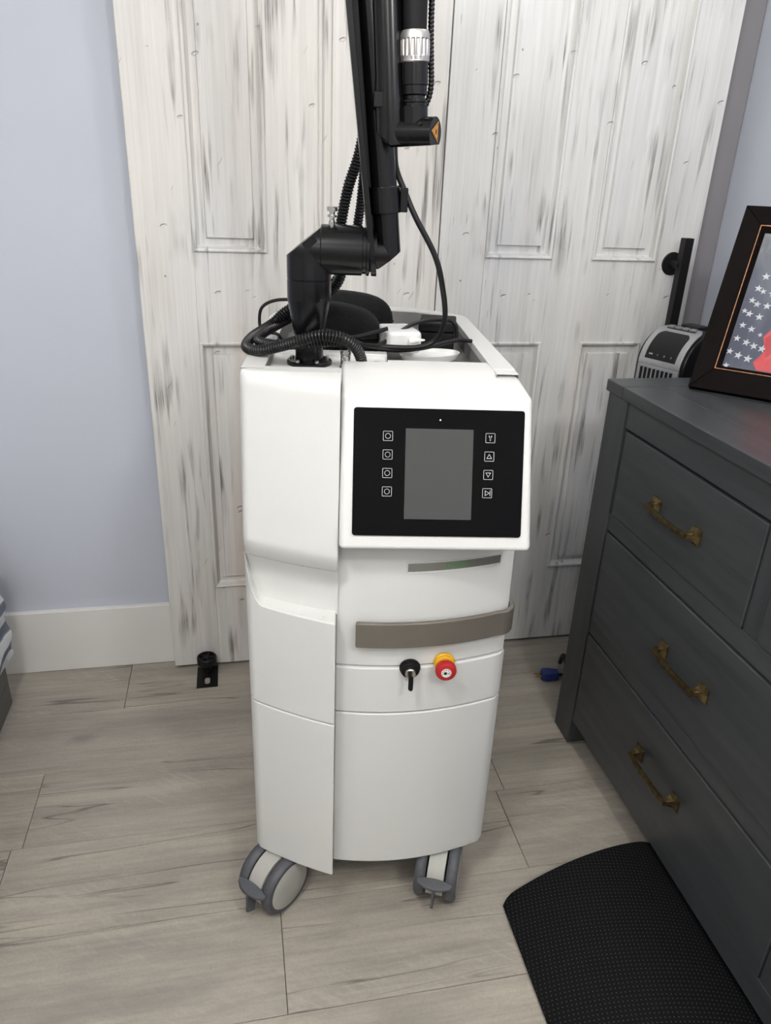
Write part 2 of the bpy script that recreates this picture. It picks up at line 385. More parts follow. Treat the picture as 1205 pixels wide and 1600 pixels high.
# planks
PW, PL = 0.2475, 1.22
def plank_mesh(L):
    e = 0.0009; g = 0.0006; W = PW
    x0, x1, y0, y1 = g, L-g, g, W-g
    a = [(x0,y0,-0.012),(x1,y0,-0.012),(x1,y1,-0.012),(x0,y1,-0.012)]; b = [(x0,y0,-0.001),(x1,y0,-0.001),(x1,y1,-0.001),(x0,y1,-0.001)]
    c = [(x0+e,y0+e,0),(x1-e,y0+e,0),(x1-e,y1-e,0),(x0+e,y1-e,0)]
    g_ = G(); v = [g_.bm.verts.new(p) for p in a+b+c]
    for f in ((0,3,2,1),(8,9,10,11)): g_.bm.faces.new([v[i] for i in f])
    for k in (0, 4):
        for i in range(4):
            j = (i+1) % 4; g_.bm.faces.new((v[k+i], v[k+j], v[k+4+j], v[k+4+i]))
    return g_.mesh('plank', 'floor_plank', 20)
pm = {}
known = {8: -0.38, 7: 0.30, 6: -0.555, 5: 0.64, 4: 0.044, 3: -0.42}      # joint position of each row, counted from the door
Y0 = 2.155-PW*0
for row in range(0, 16):
    yb = 0.925+PW*(row-4)
    yt = yb
    if yb < -1.6: continue
    if yb > YW-0.05: continue
    j = known.get(row, random.uniform(-0.6, 0.6))
    x = j
    while x > -2.3: x -= PL
    while x < XW-0.01:
        xa, xb = max(x, -2.3), min(x+PL, XW)
        L = round(xb-xa, 3)
        if L > 0.02:
            if L not in pm: pm[L] = plank_mesh(L)
            o = link('plank', pm[L], floor); o.location = (xa, yb, 0)
        x += PL
for row in range(1, 8):      # the rows behind the camera
    yb = 0.925-PW*4-PW*row
    if yb < -1.6: break
    x = random.uniform(-3.4, -2.4)
    while x < XW-0.01:
        xa, xb = max(x, -2.3), min(x+PL, XW); L = round(xb-xa, 3)
        if L > 0.02:
            if L not in pm: pm[L] = plank_mesh(L)
            o = link('plank', pm[L], floor); o.location = (xa, yb, 0)
        x += PL
# baseboards
struct(G().box(-2.3, 0.2, 2.137, YW, 0, 0.222).obj('baseboard_left', 'trim_white', bevel=0.003))
struct(G().box(XW-0.018, XW, 1.7, 2.12, 0, 0.222).obj('baseboard_right', 'trim_white', bevel=0.003))
struct(G().box(1.30, XW-0.002, 2.134, YW, 0, 2.2).obj('trim_1', 'trim_shaded', bevel=0.003))

# ------------------------------------------------------------------ barn door leaves
def leaf(name, x0, x1, sl, pw, mull, m):
    root = struct(bpy.data.objects.new(name, None)); COL.objects.link(root); root.location = (x0, 2.095, 0.011)
    W = x1-x0; T = 0.037; zr = [(0, 0.29), (1.061, 1.297), (1.99, 2.11)]
    xs = [(0, sl), (sl+pw, sl+pw+mull), (sl+2*pw+mull, W)]
    for k, (a, b) in enumerate(xs):
        if k == 1:
            for z0, z1 in ((0.29, 1.061), (1.297, 1.99)): G().box(a, b, 0, T, z0, z1).obj('stile', m, root)
        else: G().box(a, b, 0, T, 0, 2.11).obj('stile', m, root, bevel=0.002)
    for z0, z1 in zr: G().box(sl, xs[2][0], 0, T, z0, z1).obj('rail', m, root)
    for a in (sl, sl+pw+mull):
        for z0, z1 in ((0.29, 1.061), (1.297, 1.99)):
            b = a+pw; g = G(); rings = []
            for ins, d in ((0, 0.0), (0.0, -0.005), (0.003, -0.0065), (0.008, -0.0045), (0.0105, 0.003), (0.015, 0.010), (0.017, 0.012), (0.033, 0.012), (0.0355, 0.0025), (0.060, 0.0015)):
                rings.append([g.bm.verts.new(p) for p in ((a+ins, d, z0+ins), (b-ins, d, z0+ins), (b-ins, d, z1-ins), (a+ins, d, z1-ins))])
            for A, B in zip(rings, rings[1:]):
                for i in range(4):
                    j = (i+1) % 4; g.bm.faces.new((A[i], A[j], B[j], B[i]))
            g.bm.faces.new(rings[-1])
            bk = [g.bm.verts.new(p) for p in ((a, T-0.008, z0), (b, T-0.008, z0), (b, T-0.008, z1), (a, T-0.008, z1))]
            for i in range(4):
                j = (i+1) % 4; g.bm.faces.new((rings[0][j], rings[0][i], bk[i], bk[j]))
            g.bm.faces.new(bk[::-1])
            g.obj('panel', m, root, angle=25)
    return root
leaf('door_1', -0.239, 0.5635, 0.144, 0.1905, 0.136, 'door_cream')
d2 = leaf('door_2', 0.5665, 1.3555, 0.134, 0.200, 0.124, 'door_grey')
# vertical pull on the right leaf
pull = bpy.data.objects.new('door_pull', None); COL.objects.link(pull); pull.parent = d2; pull.location = (1.288-0.5665, 0, 0); pull['label'] = 'black vertical bar pull'
G().box(-0.0135, 0.0135, -0.062, -0.035, 0.94, 1.367).obj('pull_bar', 'door_hardware', pull, bevel=0.0015)
for zc in (1.064, 1.292):
    G().lathe([(0.033, 0), (0.033, 0.003), (0.031, 0.005), (0.013, 0.005), (0.011, 0.008), (0.011, 0.046)], (-0.006, 0, zc), (0, -1, 0)).obj('rosette', 'door_hardware', pull)
# floor guide
gd = thing('door_guide', 'black roller floor guide with slotted plate at foot of left door', 'door guide', (-0.135, 2.0, 0))
g = G(); outer = rrect(-0.033, 0.033, -0.018, 0.09, 0.003, 2); 
inner = rrect(-0.0085, 0.0085, -0.004, 0.032, 0.0084, 4)
def plate_hole(g, outer, inner, z0, z1):
    n = len(inner)
    # match each outer vertex ring by angle sampling
    cx = sum(p[0] for p in inner)/n; cy = sum(p[1] for p in inner)/n
    x0 = min(p[0] for p in outer); x1 = max(p[0] for p in outer); y0 = min(p[1] for p in outer); y1 = max(p[1] for p in outer)
    out = []
    for (ix, iy) in inner:
        dx, dy = ix-cx, iy-cy; L = math.hypot(dx, dy); dx /= L; dy /= L
        ts = []
        if dx > 1e-9: ts.append((x1-cx)/dx)
        if dx < -1e-9: ts.append((x0-cx)/dx)
        if dy > 1e-9: ts.append((y1-cy)/dy)
        if dy < -1e-9: ts.append((y0-cy)/dy)
        tt = min(ts); out.append([cx+dx*tt, cy+dy*tt])
    for c in ((x0, y0), (x0, y1), (x1, y0), (x1, y1)):
        k = min(range(n), key=lambda i: (out[i][0]-c[0])**2+(out[i][1]-c[1])**2); out[k] = list(c)
    V = {}
    for z in (z0, z1):
        V[z] = ([g.bm.verts.new((*p, z)) for p in out], [g.bm.verts.new((*p, z)) for p in inner])
    for i in range(n):
        j = (i+1) % n
        g.bm.faces.new((V[z1][0][i], V[z1][0][j], V[z1][1][j], V[z1][1][i])); g.bm.faces.new((V[z0][0][j], V[z0][0][i], V[z0][1][i], V[z0][1][j]))
        g.bm.faces.new((V[z0][0][i], V[z0][0][j], V[z1][0][j], V[z1][0][i])); g.bm.faces.new((V[z0][1][j], V[z0][1][i], V[z1][1][i], V[z1][1][j]))
plate_hole(g, outer, inner, 0.0003, 0.0035)
g.obj('base_plate', 'door_hardware', gd)
G().lathe([(0.012, 0), (0.012, 0.02), (0.009, 0.022), (0.009, 0.034)], (0, 0.06, 0.0035)).obj('post', 'door_hardware', gd)
g = G().lathe([(0.0, 0.0), (0.026, 0.0), (0.031, 0.002), (0.031, 0.024), (0.029, 0.026), (0.0255, 0.026), (0.0245, 0.019), (0.009, 0.019), (0.009, 0.0245), (0.006, 0.027), (0.0, 0.027)], (0, 0.062, 0.037))
ro = g.obj('roller', 'door_hardware', gd)
for k in range(5):
    a = 2*PI*k/5; g = G(); ca, sa = math.cos(a), math.sin(a)
    f = lambda u, v, h: (u*ca-v*sa, 0.062+u*sa+v*ca, h)
    g.prism([(0.008, -0.0035), (0.025, -0.003), (0.025, 0.003), (0.008, 0.0035)], f, 0.0555, 0.0605); g.obj('spoke', 'door_hardware', ro)

# ------------------------------------------------------------------ the laser machine
PSI = math.radians(8.4)
mc = thing('laser_machine', 'white medical laser cart with black jointed arm, dark screen and casters', 'medical machine', (0.245, 1.127, 0.03), -PSI)
MS = 0.98; mc.scale = (MS, MS, MS)
WPL = 'white_plastic'
def yR(x):
    y = 0.007+0.877*x*x
    r = 0.010
    if x > 0.255-r: d = min(r, x-(0.255-r)); y += r-math.sqrt(max(0, r*r-d*d))
    return y
def yL(x):
    tt = max(0, -0.089-x); y = -0.028+0.34*tt+0.74*tt*tt
    r = 0.012
    if x < -0.262+r: d = min(r, (-0.262+r)-x); y += r-math.sqrt(max(0, r*r-d*d))
    return y
# right-hand front covers
G().slab(-0.089, 0.255, 0.11, 0.522, lambda x, z: yR(x), 0.12, 30, 2).obj('lower_cover', WPL, mc, bevel=0.003)
G().slab(-0.089, 0.255, 0.5245, 0.632, lambda x, z: yR(x)+0.001, 0.12, 30, 1).obj('control_cover', WPL, mc, bevel=0.003)
G().slab(-0.089, 0.252, 0.634, 0.905, lambda x, z: yR(x)+0.006+0.01*max(0, (z-0.80)/0.1), 0.12, 30, 4).obj('waist_cover', WPL, mc, bevel=0.003)
# left-hand door in two halves, with the ledge on top
G().slab(-0.262, -0.089, 0.11, 0.5215, lambda x, z: yL(x), 0.12, 20, 2).obj('lower_door', WPL, mc, bevel=0.003)
def door_top(u): return 0.756+0.095*max(0, (u-0.80)/0.20)**2.2
g = G(); nx, nz = 26, 4
F, Bk = [], []
for k in range(nz+1):
    fr, bk = [], []
    for i in range(nx+1):
        x = -0.089-0.173*i/nx; zt = door_top(i/nx); z = 0.5235+(zt-0.5235)*k/nz
        fr.append(g.bm.verts.new((x, yL(x), z))); bk.append(g.bm.verts.new((x, 0.12, z)))
    F.append(fr); Bk.append(bk)
for k in range(nz):
    for i in range(nx):
        g.bm.faces.new((F[k][i], F[k][i+1], F[k+1][i+1], F[k+1][i])); g.bm.faces.new((Bk[k][i], Bk[k+1][i], Bk[k+1][i+1], Bk[k][i+1]))
    g.bm.faces.new((F[k][0], F[k+1][0], Bk[k+1][0], Bk[k][0])); g.bm.faces.new((F[k][nx], Bk[k][nx], Bk[k+1][nx], F[k+1][nx]))
for i in range(nx):
    g.bm.faces.new((F[0][i], Bk[0][i], Bk[0][i+1], F[0][i+1])); g.bm.faces.new((F[nz][i], F[nz][i+1], Bk[nz][i+1], Bk[nz][i]))
ud = g.obj('upper_door', WPL, mc, bevel=0.003)
for x in (-0.150, -0.115):
    G().lathe([(0.004, 0), (0.004, 0.0012), (0.003, 0.002), (0, 0.002)], (x, yL(x)+0.016, 0.756)).obj('screw_cap', WPL, ud)
# waist scoop and column on the left
def sm(u): u = max(0, min(1, u)); return u*u*(3-2*u)
def yS(x, z):
    u = (z-0.80)/(0.893-0.80); return yC(x, 0.893)+0.036*(1-sm(u))
def yC(x, z):
    u = (z-0.886)/(1.19-0.886); y = yL(x)*0.85+0.002+0.048*max(0, u)
    e = max(0, (z-1.166)/0.022); y += 0.012*(1-math.sqrt(max(0, 1-min(1, e)**2)))
    return y
def yCol(x, z): return yC(x, z) if z >= 0.893 else yS(x, z)
G().slab(-0.262, -0.0862, 0.853, 1.188, yCol, 0.14, 26, 66).obj('arm_column', WPL, mc, bevel=0.003, angle=50)
G().slab(-0.2605, -0.0862, 0.75, 0.853, yS, 0.12, 20, 12).obj('waist_scoop', WPL, mc, angle=50)
# display head: side profile in (y, z)
UPv = Vector((0, 0.073, 0.2065)); UPv.normalize(); NRM = Vector((0, -UPv.z, UPv.y))
prof = [(-0.0385, 0.914), (0.0485, 1.167), (0.140, 1.1865), (0.165, 1.1885), (0.205, 1.1885), (0.205, 1.15), (0.125, 1.13), (0.125, 0.915), (0.07, 0.906)]
g = G().prism(prof, lambda u, v, h: (h, u, v), -0.0855, 0.250)
for v in g.bm.verts:   # the housing narrows a little to the top right
    if v.co.x > 0.2: v.co.x -= 0.006*sm((v.co.z-0.9)/0.28)+0.012*sm((v.co.y-0.05)/0.11)
head = g.obj('display_housing', WPL, mc, bevel=0.009, seg=4, angle=15)
# screen in the housing face
S0 = Vector((-0.0634, -0.0315, 0.9395)); SW, SH = 0.2935, 0.2185
def sp(u, v, h=0.0): return S0+Vector((1, 0, 0))*(u*SW)+UPv*((1-v)*SH)+NRM*h      # u right, v down, h out
g = G().prism(rrect(0, SW, 0, SH, 0.005, 4), lambda a, b, h: S0+Vector((1, 0, 0))*a+UPv*b+NRM*h, -0.004, 0.0012)
scr = g.obj('screen_panel', 'screen_glass', mc)
def spm(poly, h0, h1, name, m, par): return G().prism(poly, lambda a, b, h: sp(a, b, h), h0, h1).obj(name, m, par)
spm([(0.303, 0.865), (0.700, 0.865), (0.700, 0.155), (0.303, 0.155)], 0.0010, 0.0016, 'display', 'lcd', scr)
spm([(0.503+0.005*math.cos(a*PI/6), 0.085-0.0068*math.sin(a*PI/6)) for a in range(12)], 0.001, 0.0018, 'sensor_dot', 'label_white', scr)
def ring(g, outer, inner, h0, h1):
    n = len(outer)
    A = [[g.bm.verts.new(sp(a, b, h)) for a, b in P] for P in (outer, inner) for h in (h0, h1)]
    for i in range(n):
        j = (i+1) % n; g.bm.faces.new((A[1][i], A[1][j], A[3][j], A[3][i])); g.bm.faces.new((A[0][i], A[0][j], A[1][j], A[1][i])); g.bm.faces.new((A[2][j], A[2][i], A[3][i], A[3][j]))
def shp(cu, cv, pts): return [(cu+x/SW, cv-y/SH) for x, y in pts]
def scaled(pts, k): return [(x*k, y*k) for x, y in pts]
sq = rrect(-0.0083, 0.0083, -0.0083, 0.0083, 0.0012, 2); sqi = rrect(-0.0076, 0.0076, -0.0076, 0.0076, 0.0007, 2)
circ = [(0.0047*math.cos(2*PI*i/20), 0.0047*math.sin(2*PI*i/20)) for i in range(20)]
tri = [(0, 0.0045), (-0.0048, -0.0038), (0.0048, -0.0038)]
for side, us in ((0, 0.200), (1, 0.800)):
    for k in range(4):
        cv = 0.217+0.1445*k; g = G(); cu = us-(0.003*k if side else 0.0)
        ring(g, shp(cu, cv, sq), shp(cu, cv, sqi), 0.001, 0.0017)
        if side == 0: ring(g, shp(cu, cv, circ), shp(cu, cv, scaled(circ, 0.85)), 0.001, 0.0017)
        elif k == 1: ring(g, shp(cu, cv, tri), shp(cu, cv, [(x*0.72, (y+0.0006)*0.72-0.0006) for x, y in tri]), 0.001, 0.0017)
        elif k == 2:
            td = [(x, -y) for x, y in tri]; ring(g, shp(cu, cv, td), shp(cu, cv, [(x*0.72, (y-0.0006)*0.72+0.0006) for x, y in td]), 0.001, 0.0017)
        elif k == 3:
            tr = [(y, x) for x, y in tri]; ring(g, shp(cu, cv, tr), shp(cu, cv, [((x+0.0006)*0.72-0.0006, y*0.72) for x, y in tr]), 0.001, 0.0017)
            g.prism(shp(cu, cv, [(0.0046, -0.005), (0.0054, -0.005), (0.0054, 0.005), (0.0046, 0.005)]), lambda a, b, h: sp(a, b, h), 0.001, 0.0017)
        else:   # spanner
            wr = [(-0.0008, -0.0045), (0.0008, -0.0045), (0.0009, 0.0004), (0.0026, 0.0016), (0.0026, 0.0046), (0.0012, 0.0032), (0.0012, 0.0022), (-0.0012, 0.0022), (-0.0012, 0.0032), (-0.0026, 0.0046), (-0.0026, 0.0016), (-0.0009, 0.0004)]
            ring(g, shp(cu, cv, wr), shp(cu, cv, [(x*0.6, y*0.72) for x, y in wr]), 0.001, 0.0017)
        g.obj('touch_icon', 'icon_grey', scr)
# badge strip and lettering
g = G(); n = 24; zc = 0.849
ring_v = []
def yW(x): return yR(x)+0.006+0.01*max(0, (zc-0.80)/0.1)
g.slab(0.042, 0.222, zc-0.0105, zc+0.0095, lambda x, z: yW(x)-0.0008, 0.075, n, 1)
badge = g.obj('badge_strip', 'badge_silver', mc)
g = G()
for (z0, z1) in ((zc+0.0095, zc+0.0115), (zc-0.0128, zc-0.0105)): g.slab(0.039, 0.225, z0, z1, lambda x, z: yW(x)-0.0018, 0.075, n, 1)
g.slab(0.039, 0.042, zc-0.0105, zc+0.0095, lambda x, z: yW(x)-0.0018, 0.075, 1, 1); g.slab(0.222, 0.225, zc-0.0105, zc+0.0095, lambda x, z: yW(x)-0.0018, 0.075, 1, 1)
g.obj('badge_frame', WPL, badge)
def text_mesh(body, size, place, name, m, parent, depth=0.0004):
    cu = bpy.data.curves.new('txt', 'FONT'); cu.body = body; cu.size = size; cu.align_x = 'CENTER'; cu.align_y = 'CENTER'; cu.extrude = depth; cu.space_character = 1.15
    to = bpy.data.objects.new('txt', cu); COL.objects.link(to)
    me = bpy.data.meshes.new_from_object(to.evaluated_get(bpy.context.evaluated_depsgraph_get()))
    bpy.data.objects.remove(to); bpy.data.curves.remove(cu)
    for v in me.vertices: v.co = place(v.co.x, v.co.y, v.co.z)
    me.materials.clear(); me.materials.append(MT[m]); me.name = name
    return link(name, me, parent)
text_mesh('DUET', 0.0175, lambda a, b, h: (0.137+a, yW(0.137+a)-0.0009-0.0006-h*0.5, zc-0.0005+b), 'lettering', 'green_ink', badge)
# front grab handle bar: swept along the front, wrapping round the right side
path = []
for i in range(31):
    x = -0.052+0.282*i/30; path.append((x, 0.007+0.877*x*x-0.013))
cx, cy, r = 0.232, path[-1][1]+0.034, 0.034
for i in range(1, 10):
    a = math.radians(-90+100*i/9); path.append((0.230+r*math.cos(a), cy+r*math.sin(a)+0.004*i/9))
path.append((0.262, 0.11))
g = G(); th = 0.010; ra, rb = [], []
n = len(path)
for i, (x, y) in enumerate(path):
    p, q = path[max(0, i-1)], path[min(n-1, i+1)]; tx, ty = q[0]-p[0], q[1]-p[1]; L = math.hypot(tx, ty); nx_, ny_ = -ty/L, tx/L
    ra.append((x, y)); rb.append((x+nx_*th, y+ny_*th))
z0, z1 = 0.688, 0.742
V = [[g.bm.verts.new((x, y, z)) for x, y in P] for P in (ra, rb) for z in (z0, z1)]
for i in range(n-1):
    for A, B in ((0, 1), (1, 3), (3, 2), (2, 0)): g.bm.faces.new((V[A][i], V[A][i+1], V[B][i+1], V[B][i]))
for i in (0, n-1): g.bm.faces.new((V[0][i], V[1][i], V[3][i], V[2][i]))
hb = g.obj('grab_handle', 'handle_bronze_grey', mc, bevel=0.0025)
for x in (-0.035, 0.20):
    G().box(x-0.012, x+0.012, yR(x)-0.004, yR(x)+0.03, 0.700, 0.730).obj('handle_mount', 'handle_bronze_grey', hb)
# key switch
kx, kz = 0.056, 0.634; ky = yR(kx)+0.001
ks = G().lathe([(0.0205, 0), (0.0205, 0.003), (0.0185, 0.004), (0.0185, 0.010), (0.0165, 0.013), (0.011, 0.013), (0.010, 0.0115), (0.0, 0.0115)], (kx, ky, kz), (0, -1, -0.05), 32).obj('key_switch', 'matte_black', mc)
G().lathe([(0.0108, 0), (0.0108, 0.008), (0.009, 0.0095), (0, 0.0095)], (kx, ky-0.0115, kz-0.001), (0, -1, -0.05)).obj('lock_barrel', 'steel', ks)
g = G().prism(rrect(-0.0048, 0.0048, -0.026, 0.005, 0.004, 4), lambda a, b, h: (kx+a*0.8+h*0.6, ky-0.031+h-a*0.5+b*0.12, kz-0.004+b), -0.0018, 0.0018)
g.box(kx-0.0012, kx+0.0012, ky-0.031, ky-0.018, kz-0.004, kz+0.004)
g.obj('key', 'matte_black', ks, bevel=0.0006)
# emergency stop
ex_, ez = 0.124, 0.640; ey_ = yR(ex_)+0.001
es = G().lathe([(0.021, 0), (0.021, 0.004), (0.0195, 0.006), (0.0195, 0.011), (0.0165, 0.013), (0.0, 0.013)], (ex_, ey_, ez), (0, -1, 0), 32).obj('emergency_stop', 'stop_yellow', mc)
G().lathe([(0.0125, 0), (0.0125, 0.008), (0.0195, 0.010), (0.0205, 0.013), (0.0205, 0.020), (0.019, 0.0235), (0.0165, 0.025), (0.0105, 0.0255), (0.0, 0.0255)], (ex_, ey_-0.012, ez), (0, -1, 0), 32).obj('mushroom_button', 'stop_red', es)
G().lathe([(0.0098, 0), (0.0098, 0.0006), (0, 0.0006)], (ex_, ey_-0.0375, ez), (0, -1, 0)).obj('button_label', 'label_white', es)
g = G().lathe([(0.0032, 0), (0.0032, 0.0004), (0, 0.0004)], (ex_-0.0018, ey_-0.0381, ez-0.0005), (0, -1, 0), 12)
for k in range(7):
    a = math.radians(200-36*k); c_, s_ = math.cos(a), math.sin(a)
    g.prism([(0.0066, -0.0007), (0.0082, -0.0007), (0.0082, 0.0007), (0.0066, 0.0007)], lambda u, v, h: (ex_+u*c_-v*s_, ey_-0.0381-h, ez+u*s_+v*c_), 0, 0.0004)
g.box(ex_+0.002, ex_+0.006, ey_-0.0385, ey_-0.0381, ez-0.0008, ez+0.0002)
g.obj('button_print', 'matte_black', es)
# body shell behind the covers: sides, rounded back, open tray on top
def plan(off):
    pts = []
    pts += [(-0.262+off, 0.12), ]
    xs = [-0.262+off, -0.255+off, -0.22, -0.12, 0.0, 0.10, 0.19, 0.229-off, 0.236-off]
    back = [0.66, 0.70, 0.755, 0.835, 0.855, 0.835, 0.785, 0.74, 0.71]
    pts += [(x, y-off) for x, y in zip(xs, back)]
    pts += [(0.244-off, 0.12)]
    return pts
g = G()
A = plan(0.0); n = len(A)
lo = [g.bm.verts.new((x*1.0, y, 0.11)) for x, y in A]; hi = [g.bm.verts.new((x - (0.012*sm((x-0.1)/0.1)), y, 1.189)) for x, y in A]
I = [(-0.225, 0.12)]+[(x, y-0.035) for x, y in ((-0.225, 0.69), (-0.205, 0.735), (-0.12, 0.800), (0.0, 0.820), (0.10, 0.800), (0.165, 0.765), (0.19, 0.735), (0.193, 0.70))]
I = [(-0.222, 0.12), (-0.222, 0.66), (-0.214, 0.69), (-0.19, 0.72), (-0.11, 0.79), (0.0, 0.805), (0.10, 0.785), (0.16, 0.745), (0.186, 0.70), (0.192, 0.66), (0.192, 0.12)]
assert len(I) == n
ih = [g.bm.verts.new((x, y, 1.189)) for x, y in I]; il = [g.bm.verts.new((x, y, 1.186)) for x, y in I]
for i in range(n-1):
    g.bm.faces.new((lo[i], lo[i+1], hi[i+1], hi[i])); g.bm.faces.new((hi[i], hi[i+1], ih[i+1], ih[i])); g.bm.faces.new((ih[i], ih[i+1], il[i+1], il[i]))
g.bm.faces.new(lo[::-1])
shell = g.obj('body_shell', WPL, mc, angle=30)
g = G()
tp = [g.bm.verts.new((x, y, 1.186)) for x, y in I]; tf = [g.bm.verts.new((x*0.98, y, 1.148)) for x, y in I]
for i in range(n-1): g.bm.faces.new((tp[i], tp[i+1], tf[i+1], tf[i]))
fr = [g.bm.verts.new(p) for p in ((0.0, 0.20, 1.186), (0.192, 0.20, 1.186), (0.188, 0.20, 1.148), (0.0, 0.20, 1.148))]
g.bm.faces.new(fr)
g.bm.faces.new(tf)
g.obj('tray', 'tray_grey', mc, angle=30)
# split line on the right rim: a separate rim cap
g = G().hexa([(0.1905, 0.158, 1.175), (0.2325, 0.158, 1.175), (0.2245, 0.70, 1.175), (0.1885, 0.70, 1.175)], [(0.1905, 0.158, 1.1902), (0.2325, 0.158, 1.1902), (0.2245, 0.70, 1.1902), (0.1885, 0.70, 1.1902)])
g.obj('rim_cap', WPL, mc, bevel=0.0012)
# deck round the arm: lip in front, lowered pocket, bar behind
G().box(-0.250, 0.0, 0.125, 0.33, 1.12, 1.172).obj('arm_pocket', WPL, mc, bevel=0.002)
G().box(-0.252, -0.085, 0.10, 0.142, 1.150, 1.1885).obj('front_lip', WPL, mc, bevel=0.003)
G().box(0.0, 0.192, 0.195, 0.222, 1.12, 1.187).obj('deck_bar', WPL, mc, bevel=0.002)
G().box(-0.228, 0.004, 0.30, 0.328, 1.12, 1.180).obj('pocket_bar', WPL, mc, bevel=0.002)
G().box(-0.2615, -0.222, 0.13, 0.34, 1.12, 1.1885).obj('left_cheek', WPL, mc, bevel=0.003)
# fittings in the pocket
G().lathe([(0.0115, 0), (0.0115, 0.004), (0.0092, 0.006), (0.0092, 0.026), (0.0100, 0.027), (0.0100, 0.036), (0.007, 0.038), (0, 0.038)], (-0.079, 0.205, 1.172)).obj('hose_fitting', 'braided_fitting', mc)
G().lathe([(0.0065, 0), (0.0065, 0.014), (0.0045, 0.017), (0, 0.017)], (-0.022, 0.20, 1.171)).obj('hose_fitting', 'steel', mc)
G().lathe([(0.0035, 0), (0.0035, 0.014), (0, 0.015)], (-0.034, 0.205, 1.171)).obj('hose_fitting', 'steel', mc)

# ---- articulated arm
AB = 'arm_black'; ay = 0.24
bx = -0.148
fl = G().lathe([(0.043, 0), (0.043, 0.006), (0.041, 0.008), (0, 0.008)], (bx, ay, 1.172), seg=40).obj('arm_flange', AB, mc)
for a in (-65, -125, 20, 160, 90):
    G().lathe([(0.0042, 0), (0.0042, 0.003), (0.003, 0.0045), (0, 0.0045)], (bx+0.036*math.cos(math.radians(a)), ay+0.036*math.sin(math.radians(a)), 1.180), seg=12).obj('bolt', 'steel', fl)
G().lathe([(0.0265, 0.012), (0.0265, 0.058), (0.029, 0.060), (0.030, 0.064), (0.040, 0.122), (0.0405, 0.124), (0.0405, 0.158), (0.0395, 0.159), (0.0395, 0.160)], (bx, ay, 1.168), seg=40).obj('arm_post', AB, mc)
zc1 = 1.3795
g = G().lathe([(0.0395, 0), (0.0405, 0.001), (0.0405, 0.13)], (bx, ay, 1.328), seg=40); g.cut((-0.158, ay, 1.392), (-0.62, 0, 0.78)); g.cut((bx, ay, 1.415), (0.75, 0, 0.66))
h = G().cyl((bx-0.05, ay, zc1), (-0.1265, ay, zc1), 0.0405, seg=40); h.cut((-0.158, ay, 1.392), (-0.62, 0, 0.78)); h.cut((bx, ay, 1.352), (-0.7, 0, -0.7))
g.add(h); el = g.obj('arm_elbow', AB, mc, angle=28)
G().lathe([(0.0415, 0), (0.043, 0.0015), (0.043, 0.074), (0.040, 0.075), (0.040, 0.081), (0.043, 0.082), (0.043, 0.087), (0.036, 0.089), (0.036, 0.10)], (-0.1265, ay, zc1), (1, 0, 0), 40).obj('arm_axle', AB, mc)
G().lathe([(0.006, 0), (0.006, 0.008), (0.0045, 0.0085), (0.0045, 0.014), (0.0085, 0.0145), (0.0085, 0.018), (0.005, 0.0185), (0.005, 0.024), (0.0095, 0.0245), (0.0095, 0.031), (0.0085, 0.032), (0, 0.032)], (-0.107, ay-0.006, zc1+0.041), (0.02, -0.08, 1), 20).obj('locking_knob', 'steel', mc)
# upright arm: channel plate, tube A, folded tube B
lean = Vector((-0.108, 0, 1)).normalized()
def along(p, s_): return Vector(p)+lean*s_
# channel: side plate with a rounded foot and a web behind
g = G(); prf = []
for i in range(13):
    a = math.radians(180+180*i/12); prf.append((0.040*math.cos(a), 0.040*math.sin(a)))
prf += [(0.030, 0.66), (-0.030, 0.66)]
g.prism(prf, lambda u, v, h: (-0.040+h-0.128*v, ay+u, 1.376+v), 0, 0.010)
g.obj('channel_plate', AB, mc, bevel=0.001)
g = G().hexa([(-0.034, ay+0.022, 1.40), (-0.012, ay+0.022, 1.40), (-0.012, ay+0.028, 1.40), (-0.034, ay+0.028, 1.40)], [(-0.115, ay+0.022, 2.03), (-0.070, ay+0.022, 2.03), (-0.070, ay+0.028, 2.03), (-0.115, ay+0.028, 2.03)])
g.obj('channel_web', AB, mc)
rA = 0.0225
a0 = Vector((-0.004, ay, 1.372))
g = G().cyl(along(a0, -0.06), along(a0, 0.64), rA, seg=32); g.cut((0.004, ay, 1.371), (0.62, 0, -0.78)); g.cut((-0.03, ay, 1.345), (0, 0, -1))
h = G().cyl((-0.046, ay, zc1-0.004), (0.02, ay, zc1-0.004), 0.0265, seg=32); h.cut((0.004, ay, 1.371), (0.62, 0, -0.78)); h.cut((-0.01, ay, 1.385), (0.85, 0, 0.53))
g.add(h); g.obj('lower_arm_tube', AB, mc, angle=28)
G().cyl(along(a0, 0.072), along(a0, 0.116), 0.0275, seg=32).obj('tube_clamp', AB, mc, bevel=0.0015)
g = G().box(0.012, 0.026, ay-0.012, ay+0.012, 1.447, 1.487); g.obj('clamp_block', AB, mc, bevel=0.002)
